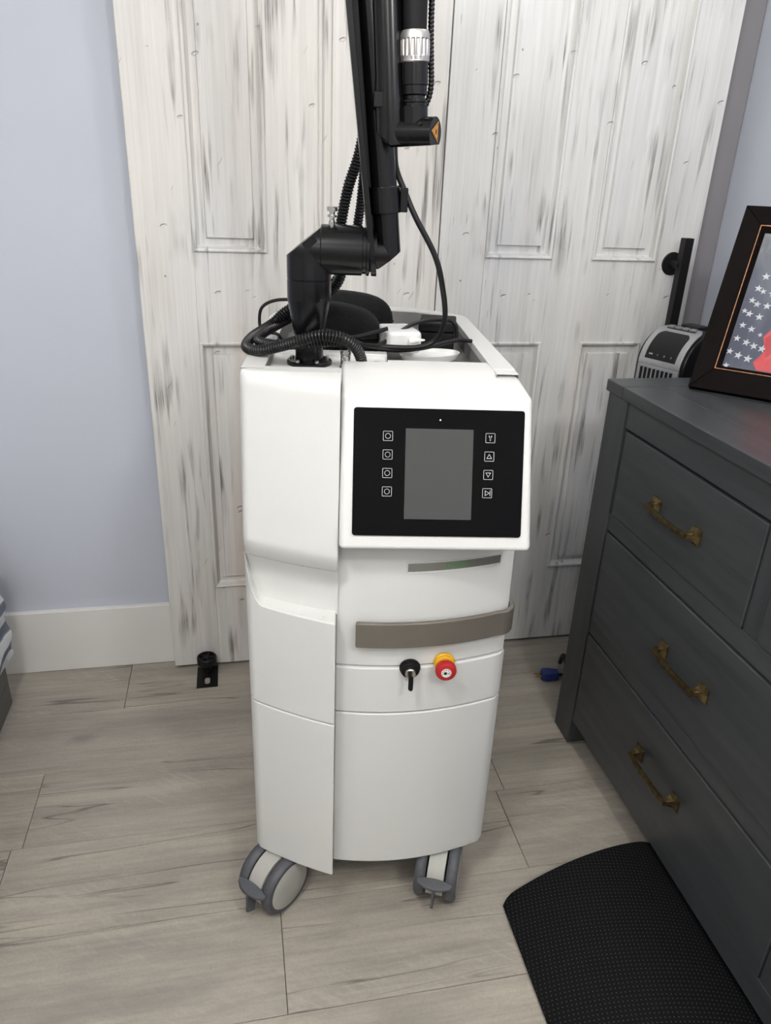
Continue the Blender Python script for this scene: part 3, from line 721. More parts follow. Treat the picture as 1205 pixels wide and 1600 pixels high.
# tube B in front
by = 0.185; b0 = Vector((-0.010, by, 1.588)); leanB = Vector((-0.075, 0.0, 1)).normalized()
g = G().lathe([(0.0265, -0.004), (0.0265, 0.03), (0.0245, 0.062), (0.0245, 0.42)], b0, leanB, 36); fb = g.obj('forearm_tube', AB, mc)
dB = Vector((0.875, -0.485, 0.0)).normalized(); wr_r = 0.0238
e0 = Vector((-0.012, by+0.004, 1.5695))
g = G().cyl(b0+leanB*-0.04, b0+leanB*-0.004, 0.0265, seg=36); g.cut((-0.022, by, 1.5585), (-0.66, 0, -0.75)); g.cut((-0.01, by, 1.55), (0.1, 0, -1))
h = G().cyl(e0-dB*0.012, e0+dB*0.081, wr_r, seg=36); h.cut((-0.022, by, 1.5585), (-0.66, 0.2, -0.75)); h.cut(e0+dB*0.040-Vector((0.0, 0, 0.0195)), (0.1, 0.05, -1))
g.add(h); ej = g.obj('wrist_joint', AB, mc, angle=28)
G().cyl(e0+dB*0.0430, e0+dB*0.0438, 0.0240, seg=36).cut(e0+dB*0.040-Vector((0.0, 0, 0.0193)), (0.1, 0.05, -1)).obj('joint_ring', 'matte_black', ej)
# warning triangle on the end cap
ec = e0+dB*0.0812; rt = Vector((-dB.y, dB.x, 0)).normalized(); up = Vector((0, 0, 1)); rt = Vector((0.485, 0.875, 0)).normalized()
# triangle, turned so that one corner points sideways
def cap(u, v, h): return ec+rt*u+up*v+dB*h
tri3 = [(0.015*math.cos(math.radians(a)), 0.015*math.sin(math.radians(a))+0.002) for a in (60, 180, 300)]
ws = G().prism([(u*1.28, v*1.28) for u, v in tri3], cap, 0, 0.0005).obj('warning_sticker', 'matte_black', ej, label='orange laser warning triangle')
tb = G().prism([(u*1.18, v*1.18) for u, v in tri3], cap, 0.0004, 0.0008).obj('sticker_border', 'sticker_orange', ws)
g = G()
cen = (0.0, 0.002)
for k in range(8):
    a = 2*PI*k/8; c_, s_ = math.cos(a), math.sin(a)
    g.prism([(cen[0]-s_*0.0007, cen[1]+c_*0.0007), (cen[0]+s_*0.0007, cen[1]-c_*0.0007), (cen[0]+c_*0.0055, cen[1]+s_*0.0055)], cap, 0.0008, 0.0011)
for i in range(3):
    p, q = tri3[i], tri3[(i+1) % 3]
    g.prism([p, q, (q[0]*0.9, (q[1]-0.002)*0.9+0.002), (p[0]*0.9, (p[1]-0.002)*0.9+0.002)], cap, 0.0008, 0.0010)
g.obj('sticker_print', 'matte_black', ws)
G().cyl(e0+dB*0.062+Vector((-0.009, -0.0175, 0.011)), e0+dB*0.062+Vector((-0.0105, -0.0205, 0.0125)), 0.003, seg=12).obj('set_screw', 'matte_black', ej)
# handpiece rising from the wrist
hp = e0+dB*0.044+Vector((0, 0, 0.0)); hd = Vector((-0.045, 0.0, 1)).normalized()
H = lambda s_: hp+hd*s_
hr = G().lathe([(0.0215, 0.012), (0.0215, 0.037), (0.0185, 0.038), (0.0185, 0.042), (0.0205, 0.043), (0.0205, 0.046), (0.0165, 0.047), (0.0165, 0.052), (0.0195, 0.054), (0.0195, 0.066), (0.0208, 0.067), (0.0208, 0.098)], hp, hd, 36).obj('handpiece', AB, mc)
kn = G(); seg = 36; rings = []
for rr, hh, knurl in ((0.0212, 0.097, 0), (0.0226, 0.0985, 0), (0.0226, 0.1055, 0), (0.0216, 0.1075, 1), (0.0216, 0.1275, 1), (0.0230, 0.129, 0), (0.0230, 0.135, 0), (0.0212, 0.140, 0)):
    a_ = hd.orthogonal().normalized(); b_ = hd.cross(a_)
    rings.append([kn.bm.verts.new(H(hh)+(a_*math.cos(2*PI*i/72)+b_*math.sin(2*PI*i/72))*(rr+(0.0016 if knurl and (i % 4) < 2 else 0))) for i in range(72)])
for A_, B_ in zip(rings, rings[1:]):
    for i in range(72): kn.bm.faces.new((A_[i], A_[(i+1) % 72], B_[(i+1) % 72], B_[i]))
kn.bm.faces.new(rings[0][::-1]); kn.bm.faces.new(rings[-1])
kr = kn.obj('knurled_ring', 'brushed_ring', mc, angle=20)
text_mesh('3 50/7', 0.0058, lambda a, b, h: H(0.102+b)+(Vector((1, 0, 0))*math.sin(a/0.0227)-Vector((0, 1, 0))*math.cos(a/0.0227))*(0.0227+h), 'ring_engraving', 'matte_black', kr, 0.0002)
G().lathe([(0.0175, 0.139), (0.0180, 0.150), (0.0205, 0.24), (0.024, 0.40)], hp, hd, 36).obj('handpiece_sleeve', 'matte_black', mc)
def ribbed(pts, r, step=0.0019, amp=0.2, seg=14):
    p = spline(pts, step); return G().tube(p, r, seg, rf=lambda i: r*(1+amp*(0.4 if i % 3 else -0.7)))
ribbed([H(0.040)+Vector((0.018, 0.006, 0)), H(0.055)+Vector((0.0245, 0.008, 0)), H(0.075)+Vector((0.027, 0.008, 0)), H(0.10)+Vector((0.0265, 0.01, 0)), H(0.16)+Vector((0.026, 0.014, 0)), H(0.30)+Vector((0.03, 0.02, 0))], 0.0045).obj('air_hose', 'hose_black', mc)
g = G().box(-0.041, -0.022, by-0.022, by+0.035, 1.603, 1.626); g.obj('folding_clip', AB, mc, bevel=0.002)
# joint at the top that folds the arm, above the frame
topA = along(a0, 0.64); topB = b0+leanB*0.42
G().tube(spline([topA-lean*0.01, topA+Vector((0, -0.002, 0.03)), (topA+topB)/2+Vector((0, 0, 0.055)), topB+Vector((0, 0.002, 0.03)), topB-leanB*0.01], 0.006), 0.0255, 24).obj('arm_top_elbow', AB, mc)

# ---- hoses and cable fixed to the arm
h1 = [(-0.049, 0.205, 1.172), (-0.0495, 0.203, 1.190), (-0.062, 0.188, 1.2165), (-0.088, 0.170, 1.236), (-0.125, 0.165, 1.2395), (-0.162, 0.170, 1.229), (-0.201, 0.190, 1.213), (-0.242, 0.212, 1.1995), (-0.268, 0.25, 1.1985), (-0.262, 0.31, 1.206), (-0.23, 0.36, 1.222), (-0.200, 0.365, 1.248), (-0.158, 0.36, 1.270), (-0.115, 0.35, 1.289), (-0.090, 0.34, 1.328), (-0.094, 0.33, 1.39), (-0.090, 0.325, 1.43), (-0.078, 0.32, 1.486), (-0.060, 0.315, 1.54), (-0.052, 0.31, 1.60), (-0.060, 0.31, 1.70), (-0.080, 0.31, 1.90)]
ribbed(h1, 0.0098).obj('ribbed_hose', 'hose_black', mc)
h2 = [(-0.079, 0.205, 1.206), (-0.082, 0.203, 1.2195), (-0.100, 0.195, 1.2235), (-0.138, 0.192, 1.2215), (-0.179, 0.202, 1.2145), (-0.220, 0.225, 1.2095), (-0.247, 0.26, 1.2095), (-0.240, 0.325, 1.212), (-0.212, 0.375, 1.222), (-0.172, 0.385, 1.243), (-0.115, 0.375, 1.294), (-0.072, 0.365, 1.358), (-0.058, 0.355, 1.43), (-0.052, 0.35, 1.487), (-0.048, 0.34, 1.56), (-0.050, 0.34, 1.65), (-0.07, 0.34, 1.90)]
ribbed(h2, 0.0088).obj('ribbed_hose', 'hose_black', mc)
G().cyl((-0.049, 0.205, 1.172), (-0.0493, 0.204, 1.188), 0.0102, seg=20).obj('hose_cuff', 'matte_black', mc)
G().tube(spline([(0.000, 0.262, 1.56), (0.004, 0.25, 1.518), (0.022, 0.245, 1.478), (0.042, 0.24, 1.439), (0.081, 0.24, 1.375), (0.100, 0.25, 1.318), (0.112, 0.28, 1.255), (0.099, 0.30, 1.211), (0.062, 0.30, 1.196), (-0.002, 0.305, 1.194), (-0.05, 0.335, 1.190), (-0.105, 0.345, 1.186), (-0.16, 0.36, 1.15)]), 0.0052, 12).obj('arm_cable', 'cable_black', mc)
G().tube(spline([(-0.19, 0.43, 1.262), (-0.225, 0.44, 1.258), (-0.25, 0.445, 1.248), (-0.262, 0.445, 1.232), (-0.262, 0.44, 1.20), (-0.245, 0.42, 1.194), (-0.22, 0.41, 1.190), (-0.20, 0.41, 1.15)]), 0.0035, 10).obj('thin_cable', 'cable_black', mc)

# ---- twin wheel casters
def caster(x, y, ang):
    c = bpy.data.objects.new('caster', None); COL.objects.link(c); c.parent = mc; c.location = (x, y, -0.0306); c.rotation_euler = (0, 0, ang)
    R = 0.070
    # local: rolls along -y (pedal side), axle along x
    for s_ in (-1, 1):
        g = G().lathe([(0.054, 0.0), (R-0.006, 0.0), (R-0.0015, 0.004), (R, 0.010), (R, 0.015), (R-0.0015, 0.021), (R-0.006, 0.025), (0.057, 0.025)], (s_*0.0235, 0, R), (s_, 0, 0), 48); g.obj('tire', 'caster_rubber', c)
        G().lathe([(0.0575, 0.001), (0.0575, 0.0235), (0.054, 0.0255), (0.018, 0.027), (0.0, 0.027)], (s_*0.0235, 0, R), (s_, 0, 0), 40).obj('hub_disc', 'caster_hub', c)
    g = G(); pr = []
    for i in range(17):
        a = math.radians(200-200*i/16); pr.append((-0.066*math.cos(a)*1.0, R+0.066*math.sin(a)))
    pr += [(0.02, 0.05), (-0.03, 0.045)]
    g.prism([(-u, v) for u, v in pr], lambda u, v, h: (h, u, v), -0.0195, 0.0195); g.obj('fork', 'caster_hub', c, bevel=0.003)
    g = G(); out = [(-0.040, 0.010), (-0.036, -0.002), (-0.020, -0.012), (0.0, -0.0155), (0.020, -0.012), (0.036, -0.002), (0.040, 0.010), (0.022, 0.017), (0.0, 0.019), (-0.022, 0.017)]
    g.prism(out, lambda u, v, h: (u*1.05, v*0.72-0.074, 0.090+h+0.22*v), -0.0035, 0.0035); pd = g.obj('brake_pedal', 'caster_rubber', c, bevel=0.002)
    g = G().hexa([(-0.003, -0.088, 0.034), (0.003, -0.088, 0.034), (0.003, -0.066, 0.022), (-0.003, -0.066, 0.022)], [(-0.003, -0.084, 0.085), (0.003, -0.084, 0.085), (0.003, -0.058, 0.085), (-0.003, -0.058, 0.085)]); g.obj('pedal_rib', 'caster_rubber', pd)
    G().box(-0.017, 0.017, -0.062, -0.030, 0.080, 0.092).obj('pedal_arm', 'caster_rubber', pd)
    G().lathe([(0.017, 0.128), (0.017, 0.165)], (0, 0.018, 0)).obj('stem', 'steel', c)
caster(-0.222, 0.036, math.radians(-40))
caster(0.158, 0.055, math.radians(-16))
caster(-0.19, 0.62, math.radians(160)); caster(0.17, 0.62, math.radians(200))
G().box(-0.24, 0.22, 0.125, 0.66, 0.105, 0.150).obj('chassis', 'matte_black', mc)

# ------------------------------------------------------------------ things lying in the tray (machine frame -> world)
ca_, sa_ = math.cos(-PSI), math.sin(-PSI)
def mw(x, y, z): return (0.245+MS*(x*ca_-y*sa_), 1.127+MS*(x*sa_+y*ca_), 0.03+MS*z)
def glasses_case(label, loc, rz, L, W_, Hh):
    o = thing('glasses_case', label, 'case', mw(*loc), -PSI+rz, 'glasses cases in the tray'); o.scale = (MS, MS, MS)
    for nm, s0, s1 in (('lower_shell', -1, 0), ('lid', 0, 1)):
        g = G(); nu, nv = 36, 9; rings = []
        for k in range(nv+1):
            f = k/nv; zz = math.sin(f*PI/2)**(0.85 if s1 == 1 else 0.6); sc = math.cos(f*PI/2)**(0.42 if s1 == 1 else 0.2) if f < 1 else 0.05
            row = []
            for i in range(nu):
                a = 2*PI*i/nu; cx_, sx_ = math.cos(a), math.sin(a)
                ex = 0.5; x = math.copysign(abs(cx_)**ex, cx_)*L/2*sc; y = math.copysign(abs(sx_)**0.75, sx_)*W_/2*sc
                hgt = Hh*(0.62 if s1 == 1 else 0.38)*((1-0.12*(x/(L/2))**2 - 0.16*(x/(L/2))) if s1 == 1 else 1.0)
                row.append(g.bm.verts.new((x, y, Hh*0.38+(1 if s1 == 1 else -1)*(zz*hgt+0.0006))))
            rings.append(row)
        for A_, B_ in zip(rings, rings[1:]):
            for i in range(nu): g.bm.faces.new((A_[i], A_[(i+1) % nu], B_[(i+1) % nu], B_[i]))
        g.bm.faces.new(rings[-1]); g.bm.faces.new(rings[0][::-1]); g.obj(nm, 'case_weave', o, angle=60)
    pts = [(math.copysign(abs(math.cos(a))**0.5, math.cos(a))*(L/2+0.0005), math.copysign(abs(math.sin(a))**0.75, math.sin(a))*(W_/2+0.0005), Hh*0.38) for a in [2*PI*i/48 for i in range(49)]]
    G().tube(pts, 0.0022, 8).obj('zip', 'case_trim', o)
    return o
glasses_case('black woven glasses case nearest the arm post in the tray', (-0.095, 0.445, 1.150), math.radians(-6), 0.185, 0.085, 0.105)
glasses_case('black glasses case at the back rim of the tray', (-0.062, 0.635, 1.149), math.radians(4), 0.19, 0.08, 0.104)
# white adapter
wb = thing('power_adapter', 'white rounded plastic adapter lying in the machine tray', 'adapter', mw(0.034, 0.395, 1.1715), -PSI+math.radians(12))
g = G().prism(rrect(-0.036, 0.036, -0.045, 0.060, 0.012, 4), lambda u, v, h: (u, v, h), 0, 0.043); g.obj('housing', 'label_white', wb, bevel=0.008, seg=3)
g = G().prism(rrect(-0.010, 0.010, -0.012, 0.012, 0.005, 4), lambda u, v, h: (0.014+u, -0.045-h, 0.016+v), 0, 0.014); g.obj('socket', 'label_white', wb, bevel=0.002)
g = G().hexa([(0.004, -0.062, 0.024), (0.034, -0.066, 0.030), (0.030, -0.046, 0.028), (0.006, -0.046, 0.028)], [(0.004, -0.062, 0.027), (0.034, -0.066, 0.033), (0.030, -0.046, 0.031), (0.006, -0.046, 0.031)]); g.obj('loose_tag', 'label_white', wb)
bb = thing('tool_box', 'small black plastic box in the tray beside the white adapter', 'box', mw(0.128, 0.515, 1.149), -PSI+math.radians(-8))
G().box(-0.038, 0.038, -0.055, 0.055, 0, 0.046).obj('base', 'matte_black', bb, bevel=0.003)
G().box(-0.040, 0.040, -0.057, 0.057, 0.047, 0.066).obj('lid', 'matte_black', bb, bevel=0.004)
ov = thing('oval_dish', 'shallow white oval plastic dish under the cables in the tray', 'dish', mw(0.098, 0.375, 1.1485), -PSI+math.radians(22))
g = G(); 
pr = [(0, 0.004), (0.7, 0.004), (0.9, 0.008), (1.0, 0.018), (1.02, 0.021), (0.98, 0.021), (0.93, 0.014), (0.7, 0.009), (0, 0.009)]
seg = 36; rr_ = []
for r_, h_ in pr:
    if r_ == 0: rr_.append([g.bm.verts.new((0, 0, h_))])
    else: rr_.append([g.bm.verts.new((0.066*r_*math.cos(2*PI*i/seg), 0.040*r_*math.sin(2*PI*i/seg), h_)) for i in range(seg)])
for A_, B_ in zip(rr_, rr_[1:]):
    for i in range(seg):
        j = (i+1) % seg
        if len(A_) == 1: g.bm.faces.new((A_[0], B_[i], B_[j]))
        elif len(B_) == 1: g.bm.faces.new((A_[i], A_[j], B_[0]))
        else: g.bm.faces.new((A_[i], A_[j], B_[j], B_[i]))
g.obj('dish', 'label_white', ov)
G().tube(spline([(0.188, 0.40, 1.192), (0.160, 0.385, 1.196), (0.133, 0.36, 1.196), (0.076, 0.322, 1.190), (0.02, 0.325, 1.183), (-0.03, 0.345, 1.185), (-0.08, 0.36, 1.20), (-0.13, 0.37, 1.2), (-0.17, 0.38, 1.17)]), 0.0042, 10).obj('tray_cable', 'cable_black', mc)
wbm = (Matrix.Translation(wb.location) @ Matrix.Rotation(wb.rotation_euler.z, 4, 'Z')).inverted()
for pts in (((0.165, 0.455, 1.180), (0.160, 0.452, 1.214), (0.142, 0.45, 1.226), (0.097, 0.425, 1.2285), (0.055, 0.40, 1.2205), (0.012, 0.365, 1.198), (-0.012, 0.352, 1.188), (-0.03, 0.35, 1.175)), ((0.006, 0.352, 1.222), (-0.02, 0.348, 1.214), (-0.054, 0.345, 1.205), (-0.075, 0.347, 1.203), (-0.10, 0.36, 1.208), (-0.135, 0.36, 1.215))):
    G().tube(spline([wbm @ Vector(mw(*p)) for p in pts]), 0.0042, 10).obj('cord', 'cable_black', wb)

# ------------------------------------------------------------------ dresser on the right (front faces -X)
XF, XBk, YE, YN, ZT = 0.912, 1.425, 1.662, -0.19, 1.069
dr = thing('dresser', 'charcoal grey painted wooden dresser with antique brass pulls', 'dresser', (XF, YE, 0))
def dbox(name, x0, x1, y0, y1, z0, z1, m, bev=0.002, parent=None):
    return G().box(x0-XF, x1-XF, y0-YE, y1-YE, z0, z1).obj(name, m, parent or dr, bevel=bev)
DV, DL, DD = 'dresser_vertical', 'dresser_long', 'dresser_deep'
# top boards: breadboard end, front board, two more
dbox('top_board', XF-0.006, XBk, YE-0.075, YE+0.010, ZT-0.030, ZT, DD, 0.004)
xs = [XF-0.006, 1.005, 1.215, XBk]
for a, b in zip(xs, xs[1:]): dbox('top_board', a, b-0.0008, YN-0.01, YE-0.0758, ZT-0.030, ZT, DL, 0.0025)
# posts, rails
for y0, y1 in ((YE-0.094, YE), (YN, YN+0.094)):
    dbox('post', XF, XF+0.06, y0, y1, 0, ZT-0.031, DV); dbox('post', XBk-0.07, XBk-0.01, y0, y1, 0, ZT-0.031, DV)
dbox('side_panel', XF+0.06, XBk-0.07, YE-0.028, YE-0.008, 0.06, ZT-0.031, DV)
dbox('side_panel', XF+0.06, XBk-0.07, YN+0.008, YN+0.028, 0.06, ZT-0.031, DV)
dbox('back_panel', XBk-0.03, XBk-0.015, YN+0.095, YE-0.095, 0.08, ZT-0.031, DL, 0)
yA, yB = YE-0.094, YN+0.094
dbox('top_rail', XF+0.004, XF+0.03, yB, yA, 0.974, ZT-0.031, DL)
dbox('rail', XF+0.004, XF+0.03, yB, yA, 0.702, 0.749, DL)
dbox('rail', XF+0.004, XF+0.03, yB, yA, 0.391, 0.435, DL)
dbox('apron', XF+0.004, XF+0.03, yB, yA, 0.083, 0.150, DL)
cols_top = [(1.555, 1.026), (0.982, 0.470), (0.426, -0.085)]; cols_low = [(1.562, 0.748), (0.704, -0.085)]
dbox('divider', XF+0.004, XF+0.03, 0.983, 1.025, 0.7495, 0.9735, DV); dbox('divider', XF+0.004, XF+0.03, 0.427, 0.469, 0.7495, 0.9735, DV)
dbox('divider', XF+0.004, XF+0.03, 0.705, 0.747, 0.4355, 0.7015, DV); dbox('divider', XF+0.004, XF+0.03, 0.705, 0.747, 0.1505, 0.3905, DV)
dbox('carcass', XF+0.035, XBk-0.04, yB+0.005, yA-0.005, 0.10, 1.02, 'matte_black', 0)
# one pull, shared
def pull_mesh():
    g = G()
    for s_ in (-1, 1):
        c = s_*0.0785
        rings = []
        for (dx, hw, hh_) in ((0, 0.0165, 0.0185), (-0.003, 0.0165, 0.0185), (-0.0045, 0.0145, 0.0165), (-0.009, 0.010, 0.0105), (-0.016, 0.0068, 0.0075), (-0.026, 0.0065, 0.0065)):
            cc = c + s_*0.004*(dx/-0.026)*-1
            rings.append([g.bm.verts.new((dx, cc+a*hw, b*hh_)) for a, b in ((-1, -1), (1, -1), (1, 1), (-1, 1))])
        for A_, B_ in zip(rings, rings[1:]):
            for i in range(4): g.bm.faces.new((A_[i], A_[(i+1) % 4], B_[(i+1) % 4], B_[i]))
        g.bm.faces.new(rings[0][::-1]); g.bm.faces.new(rings[-1])
    rings = []
    for i in range(17):
        u = -1+2*i/16; y = u*0.0805; x = -0.0255-0.0045*(1-u*u); hh_ = 0.0068-0.0008*abs(u); tx = 0.0044
        rings.append([g.bm.verts.new(p) for p in ((x-tx, y, -hh_), (x-tx*1.3, y, 0), (x-tx, y, hh_), (x+tx, y, hh_*0.8), (x+tx, y, -hh_*0.8))])
    for A_, B_ in zip(rings, rings[1:]):
        for i in range(5): g.bm.faces.new((A_[i], A_[(i+1) % 5], B_[(i+1) % 5], B_[i]))
    g.bm.faces.new(rings[0][::-1]); g.bm.faces.new(rings[-1])
    return g.mesh('handle', 'antique_brass', 25)
pmesh = pull_mesh()
for cols, z0, z1 in ((cols_top, 0.7515, 0.9685), (cols_low, 0.437, 0.697), (cols_low, 0.152, 0.386)):
    for a, b in cols:
        d = G().box(0, 0.024, -(a-b)/2+0.002, (a-b)/2-0.002, z0, z1).obj('drawer', DL, dr, bevel=0.002)
        d.location = (0.001, (a+b)/2-YE, 0)
        h = link('handle', pmesh, d, bevel=0.0007); h.location = (0, 0, (z0+z1)/2-0.004)

# ------------------------------------------------------------------ picture frame on the dresser
dirb = Vector((0.695, -0.719, 0)); nb = Vector((0.719, 0.695, 0)); lean_a = math.radians(29.5)
pf = thing('picture_frame', 'dark brown wooden picture frame with worn edges leaning back on dresser', 'picture frame', (1.05, 1.549, ZT))
M3 = Matrix((dirb, nb*math.cos(lean_a)-Vector((0, 0, 1))*math.sin(lean_a), nb*math.sin(lean_a)+Vector((0, 0, 1))*math.cos(lean_a))).transposed()
pf.rotation_euler = M3.to_euler(); pf.location = (1.05, 1.549, ZT+0.0108)
FW, FH = 0.36, 0.455; mw_ = 0.043
# local: x right, y back (depth), z up; mouldings mitred
def mould(a, b, c, d, name='moulding'):   # outer a->b, inner d->c ; slope towards the inner edge
    g = G()
    lv = [(a, 0.0), (b, 0.0)]
    vs = [(a[0], 0.000, a[1]), (b[0], 0.000, b[1]), (c[0], 0.008, c[1]), (d[0], 0.008, d[1]), (a[0], 0.021, a[1]), (b[0], 0.021, b[1]), (c[0], 0.021, c[1]), (d[0], 0.021, d[1])]
    g.quads(vs, [(0, 1, 2, 3), (4, 7, 6, 5), (0, 4, 5, 1), (2, 6, 7, 3), (1, 5, 6, 2), (0, 3, 7, 4)])
    return g.obj(name, 'frame_wood', pf, bevel=0.0012)
o4 = [(0, 0), (FW, 0), (FW, FH), (0, FH)]; i4 = [(mw_, mw_+0.012), (FW-mw_, mw_+0.012), (FW-mw_, FH-mw_), (mw_, FH-mw_)]
for k in range(4):
    j = (k+1) % 4; mould(o4[k], o4[j], i4[j], i4[k])
# worn bright inner arris and inner fillet
g = G(); ia = i4; w2 = 0.0016
ib = [(ia[0][0]+w2, ia[0][1]+w2), (ia[1][0]-w2, ia[1][1]+w2), (ia[2][0]-w2, ia[2][1]-w2), (ia[3][0]+w2, ia[3][1]-w2)]
for k in range(4):
    j = (k+1) % 4
    g.quads([(ia[k][0], 0.0072, ia[k][1]), (ia[j][0], 0.0072, ia[j][1]), (ib[j][0], 0.0072, ib[j][1]), (ib[k][0], 0.0072, ib[k][1]), (ia[k][0], 0.012, ia[k][1]), (ia[j][0], 0.012, ia[j][1]), (ib[j][0], 0.012, ib[j][1]), (ib[k][0], 0.012, ib[k][1])], [(0, 1, 2, 3), (3, 2, 6, 7), (0, 3, 7, 4), (1, 5, 6, 2)])
g.obj('worn_edge', 'frame_worn_edge', pf)
ic = [(ia[0][0]+0.013, ia[0][1]+0.011), (ia[1][0]-0.013, ia[1][1]+0.011), (ia[2][0]-0.013, ia[2][1]-0.015), (ia[3][0]+0.013, ia[3][1]-0.015)]
g = G()
for k in range(4):
    j = (k+1) % 4
    g.quads([(ib[k][0], 0.010, ib[k][1]), (ib[j][0], 0.010, ib[j][1]), (ic[j][0], 0.017, ic[j][1]), (ic[k][0], 0.017, ic[k][1])], [(0, 1, 2, 3)])
g.obj('inner_fillet', 'frame_wood', pf)
pic = G().box(ic[0][0]-0.004, ic[1][0]+0.004, 0.0172, 0.0185, ic[0][1]-0.004, ic[2][1]+0.004).obj('picture', 'flag_print', pf)
G().box(0.01, FW-0.01, 0.0213, 0.024, 0.03, FH-0.01).obj('back_board', 'matte_black', pf)
G().hexa([(0.16, 0.135, 0.085), (0.20, 0.135, 0.085), (0.20, 0.139, 0.087), (0.16, 0.139, 0.087)], [(0.16, 0.0245, 0.33), (0.20, 0.0245, 0.33), (0.20, 0.029, 0.33), (0.16, 0.029, 0.33)]).obj('easel_leg', 'matte_black', pf)
def star(cx_, cz_, r, rot):
    pts = [((r if k % 2 == 0 else r*0.40)*math.sin(math.radians(rot)+k*PI/5), (r if k % 2 == 0 else r*0.40)*math.cos(math.radians(rot)+k*PI/5)) for k in range(10)]
    G().prism([(cx_+a, cz_+b) for a, b in pts], lambda u, v, h: (u, 0.0172-h, v), -0.0003, 0.0004).obj('printed_star', 'star_white', pic)
for (a, b, r) in ((0.064, 0.069, 0.008), (0.0625, 0.104, 0.0085), (0.083, 0.097, 0.010), (0.105, 0.092, 0.0105), (0.069, 0.137, 0.0085), (0.091, 0.130, 0.0095), (0.109, 0.124, 0.0095), (0.128, 0.120, 0.010), (0.072, 0.170, 0.0085), (0.093, 0.163, 0.009), (0.115, 0.152, 0.006), (0.066, 0.205, 0.007), (0.078, 0.199, 0.009), (0.101, 0.194, 0.0095), (0.075, 0.232, 0.0085), (0.088, 0.224, 0.009), (0.110, 0.222, 0.0095), (0.080, 0.262, 0.0095), (0.092, 0.256, 0.008), (0.113, 0.253, 0.009), (0.088, 0.292, 0.010), (0.118, 0.285, 0.009), (0.103, 0.318, 0.009)):
    star(a, b, r, random.uniform(-14, 14))
# red cloth in the print: layered petal-like folds
for k, pts in enumerate(([(0.118, 0.085), (0.135, 0.115), (0.123, 0.148), (0.138, 0.176), (0.160, 0.192), (0.30, 0.21), (0.30, 0.068), (0.13, 0.068)], [(0.140, 0.10), (0.128, 0.146), (0.150, 0.168), (0.21, 0.17), (0.19, 0.13), (0.16, 0.122)], [(0.15, 0.160), (0.165, 0.186), (0.24, 0.20), (0.24, 0.165), (0.18, 0.150)])):
    m = ['red_cloth', 'red_fold_a', 'red_fold_b'][k]
    if m not in MT: plain(m, srgb(*((168, 40, 48) if k == 1 else (226, 96, 98))), 0.5, var=0.2, scale=30)
    G().prism(pts, lambda u, v, h: (u, 0.0172-h, v), -0.0003, 0.0003+0.0003*k).obj('printed_fold', m, pic)

# ------------------------------------------------------------------ tower heater behind the dresser
th_ = thing('tower_heater', 'silver and black tower heater standing between dresser and door', 'heater', (1.205, 1.855, 0), math.radians(-66))
# local: front faces -y, width along x ; profile (y, z)
pr = [(-0.075, 0.03)]
for i in range(13):
    a = math.radians(180-95*i/12); pr.append((-0.075+0.115+0.115*math.cos(a), 1.060+0.095*math.sin(a)))
pr += [(0.085, 1.133), (0.09, 1.115), (0.09, 0.03)]
HW = 0.078
g = G().prism(pr, lambda u, v, h: (h, u, v), -HW, HW); g.obj('body', 'heater_black', th_, bevel=0.008, seg=3)
def strip(x0, x1, i0, i1, lift, name, m, inset=0.0):
    P = [( -0.075+0.115+(0.115+lift)*math.cos(math.radians(180-95*i/40)), 1.060+(0.095+lift)*math.sin(math.radians(180-95*i/40))) for i in range(i0, i1+1)]
    g = G(); n = len(P); V = []
    for k, (y, z) in enumerate(P):
        f = k/(n-1); tap = 1-0.25*max(0, (f-0.8)/0.2)**2
        Q = [( -0.075+0.115+(0.115)*math.cos(math.radians(180-95*(i0+k)/40)), 1.060+0.095*math.sin(math.radians(180-95*(i0+k)/40)))][0]
        V.append([g.bm.verts.new(p) for p in ((x0*tap, y, z), (x1*tap, y, z), (x1*tap, Q[0], Q[1]), (x0*tap, Q[0], Q[1]))])
    for A_, B_ in zip(V, V[1:]):
        for i in range(4): g.bm.faces.new((A_[i], A_[(i+1) % 4], B_[(i+1) % 4], B_[i]))
    g.bm.faces.new(V[0][::-1]); g.bm.faces.new(V[-1]); return g.obj(name, m, th_, bevel=0.002)
fp = strip(-0.066, 0.066, 0, 33, 0.006, 'face_band', 'heater_silver')
g = G().box(-0.066, 0.066, -0.081, -0.074, 0.05, 1.060); g.obj('face_front', 'heater_silver', th_, bevel=0.002)
cp = strip(-0.049, 0.049, 4, 25, 0.0072, 'control_panel', 'heater_black')
strip(-0.045, 0.045, 28, 30, 0.0075, 'display_slot', 'heater_black')
def fpt(x, deg, lift): return (x, -0.075+0.115+(0.115+lift)*math.cos(math.radians(deg)), 1.060+(0.095+lift)*math.sin(math.radians(deg)))
for k in range(4):
    g = G(); x = -0.034+0.0225*k; a0_, a1_ = 112, 106
    g.quads([fpt(x-0.009, a0_, 0.006), fpt(x+0.009, a0_, 0.006), fpt(x+0.009, a1_, 0.006), fpt(x-0.009, a1_, 0.006), fpt(x-0.008, a0_, 0.0105), fpt(x+0.008, a0_, 0.0105), fpt(x+0.008, a1_, 0.0105), fpt(x-0.008, a1_, 0.0105)], [(4, 5, 6, 7), (0, 1, 5, 4), (1, 2, 6, 5), (2, 3, 7, 6), (3, 0, 4, 7)]); g.obj('button', 'heater_silver', th_)
for k, ch in enumerate(('ON', '1', '2', '3')):
    text_mesh(ch, 0.007, (lambda kk: (lambda a, b, h: Vector(fpt(-0.032+0.0215*kk+a, 163-b*500, 0.0078+h))))(k), 'panel_print', 'label_white', cp, 0.0003)
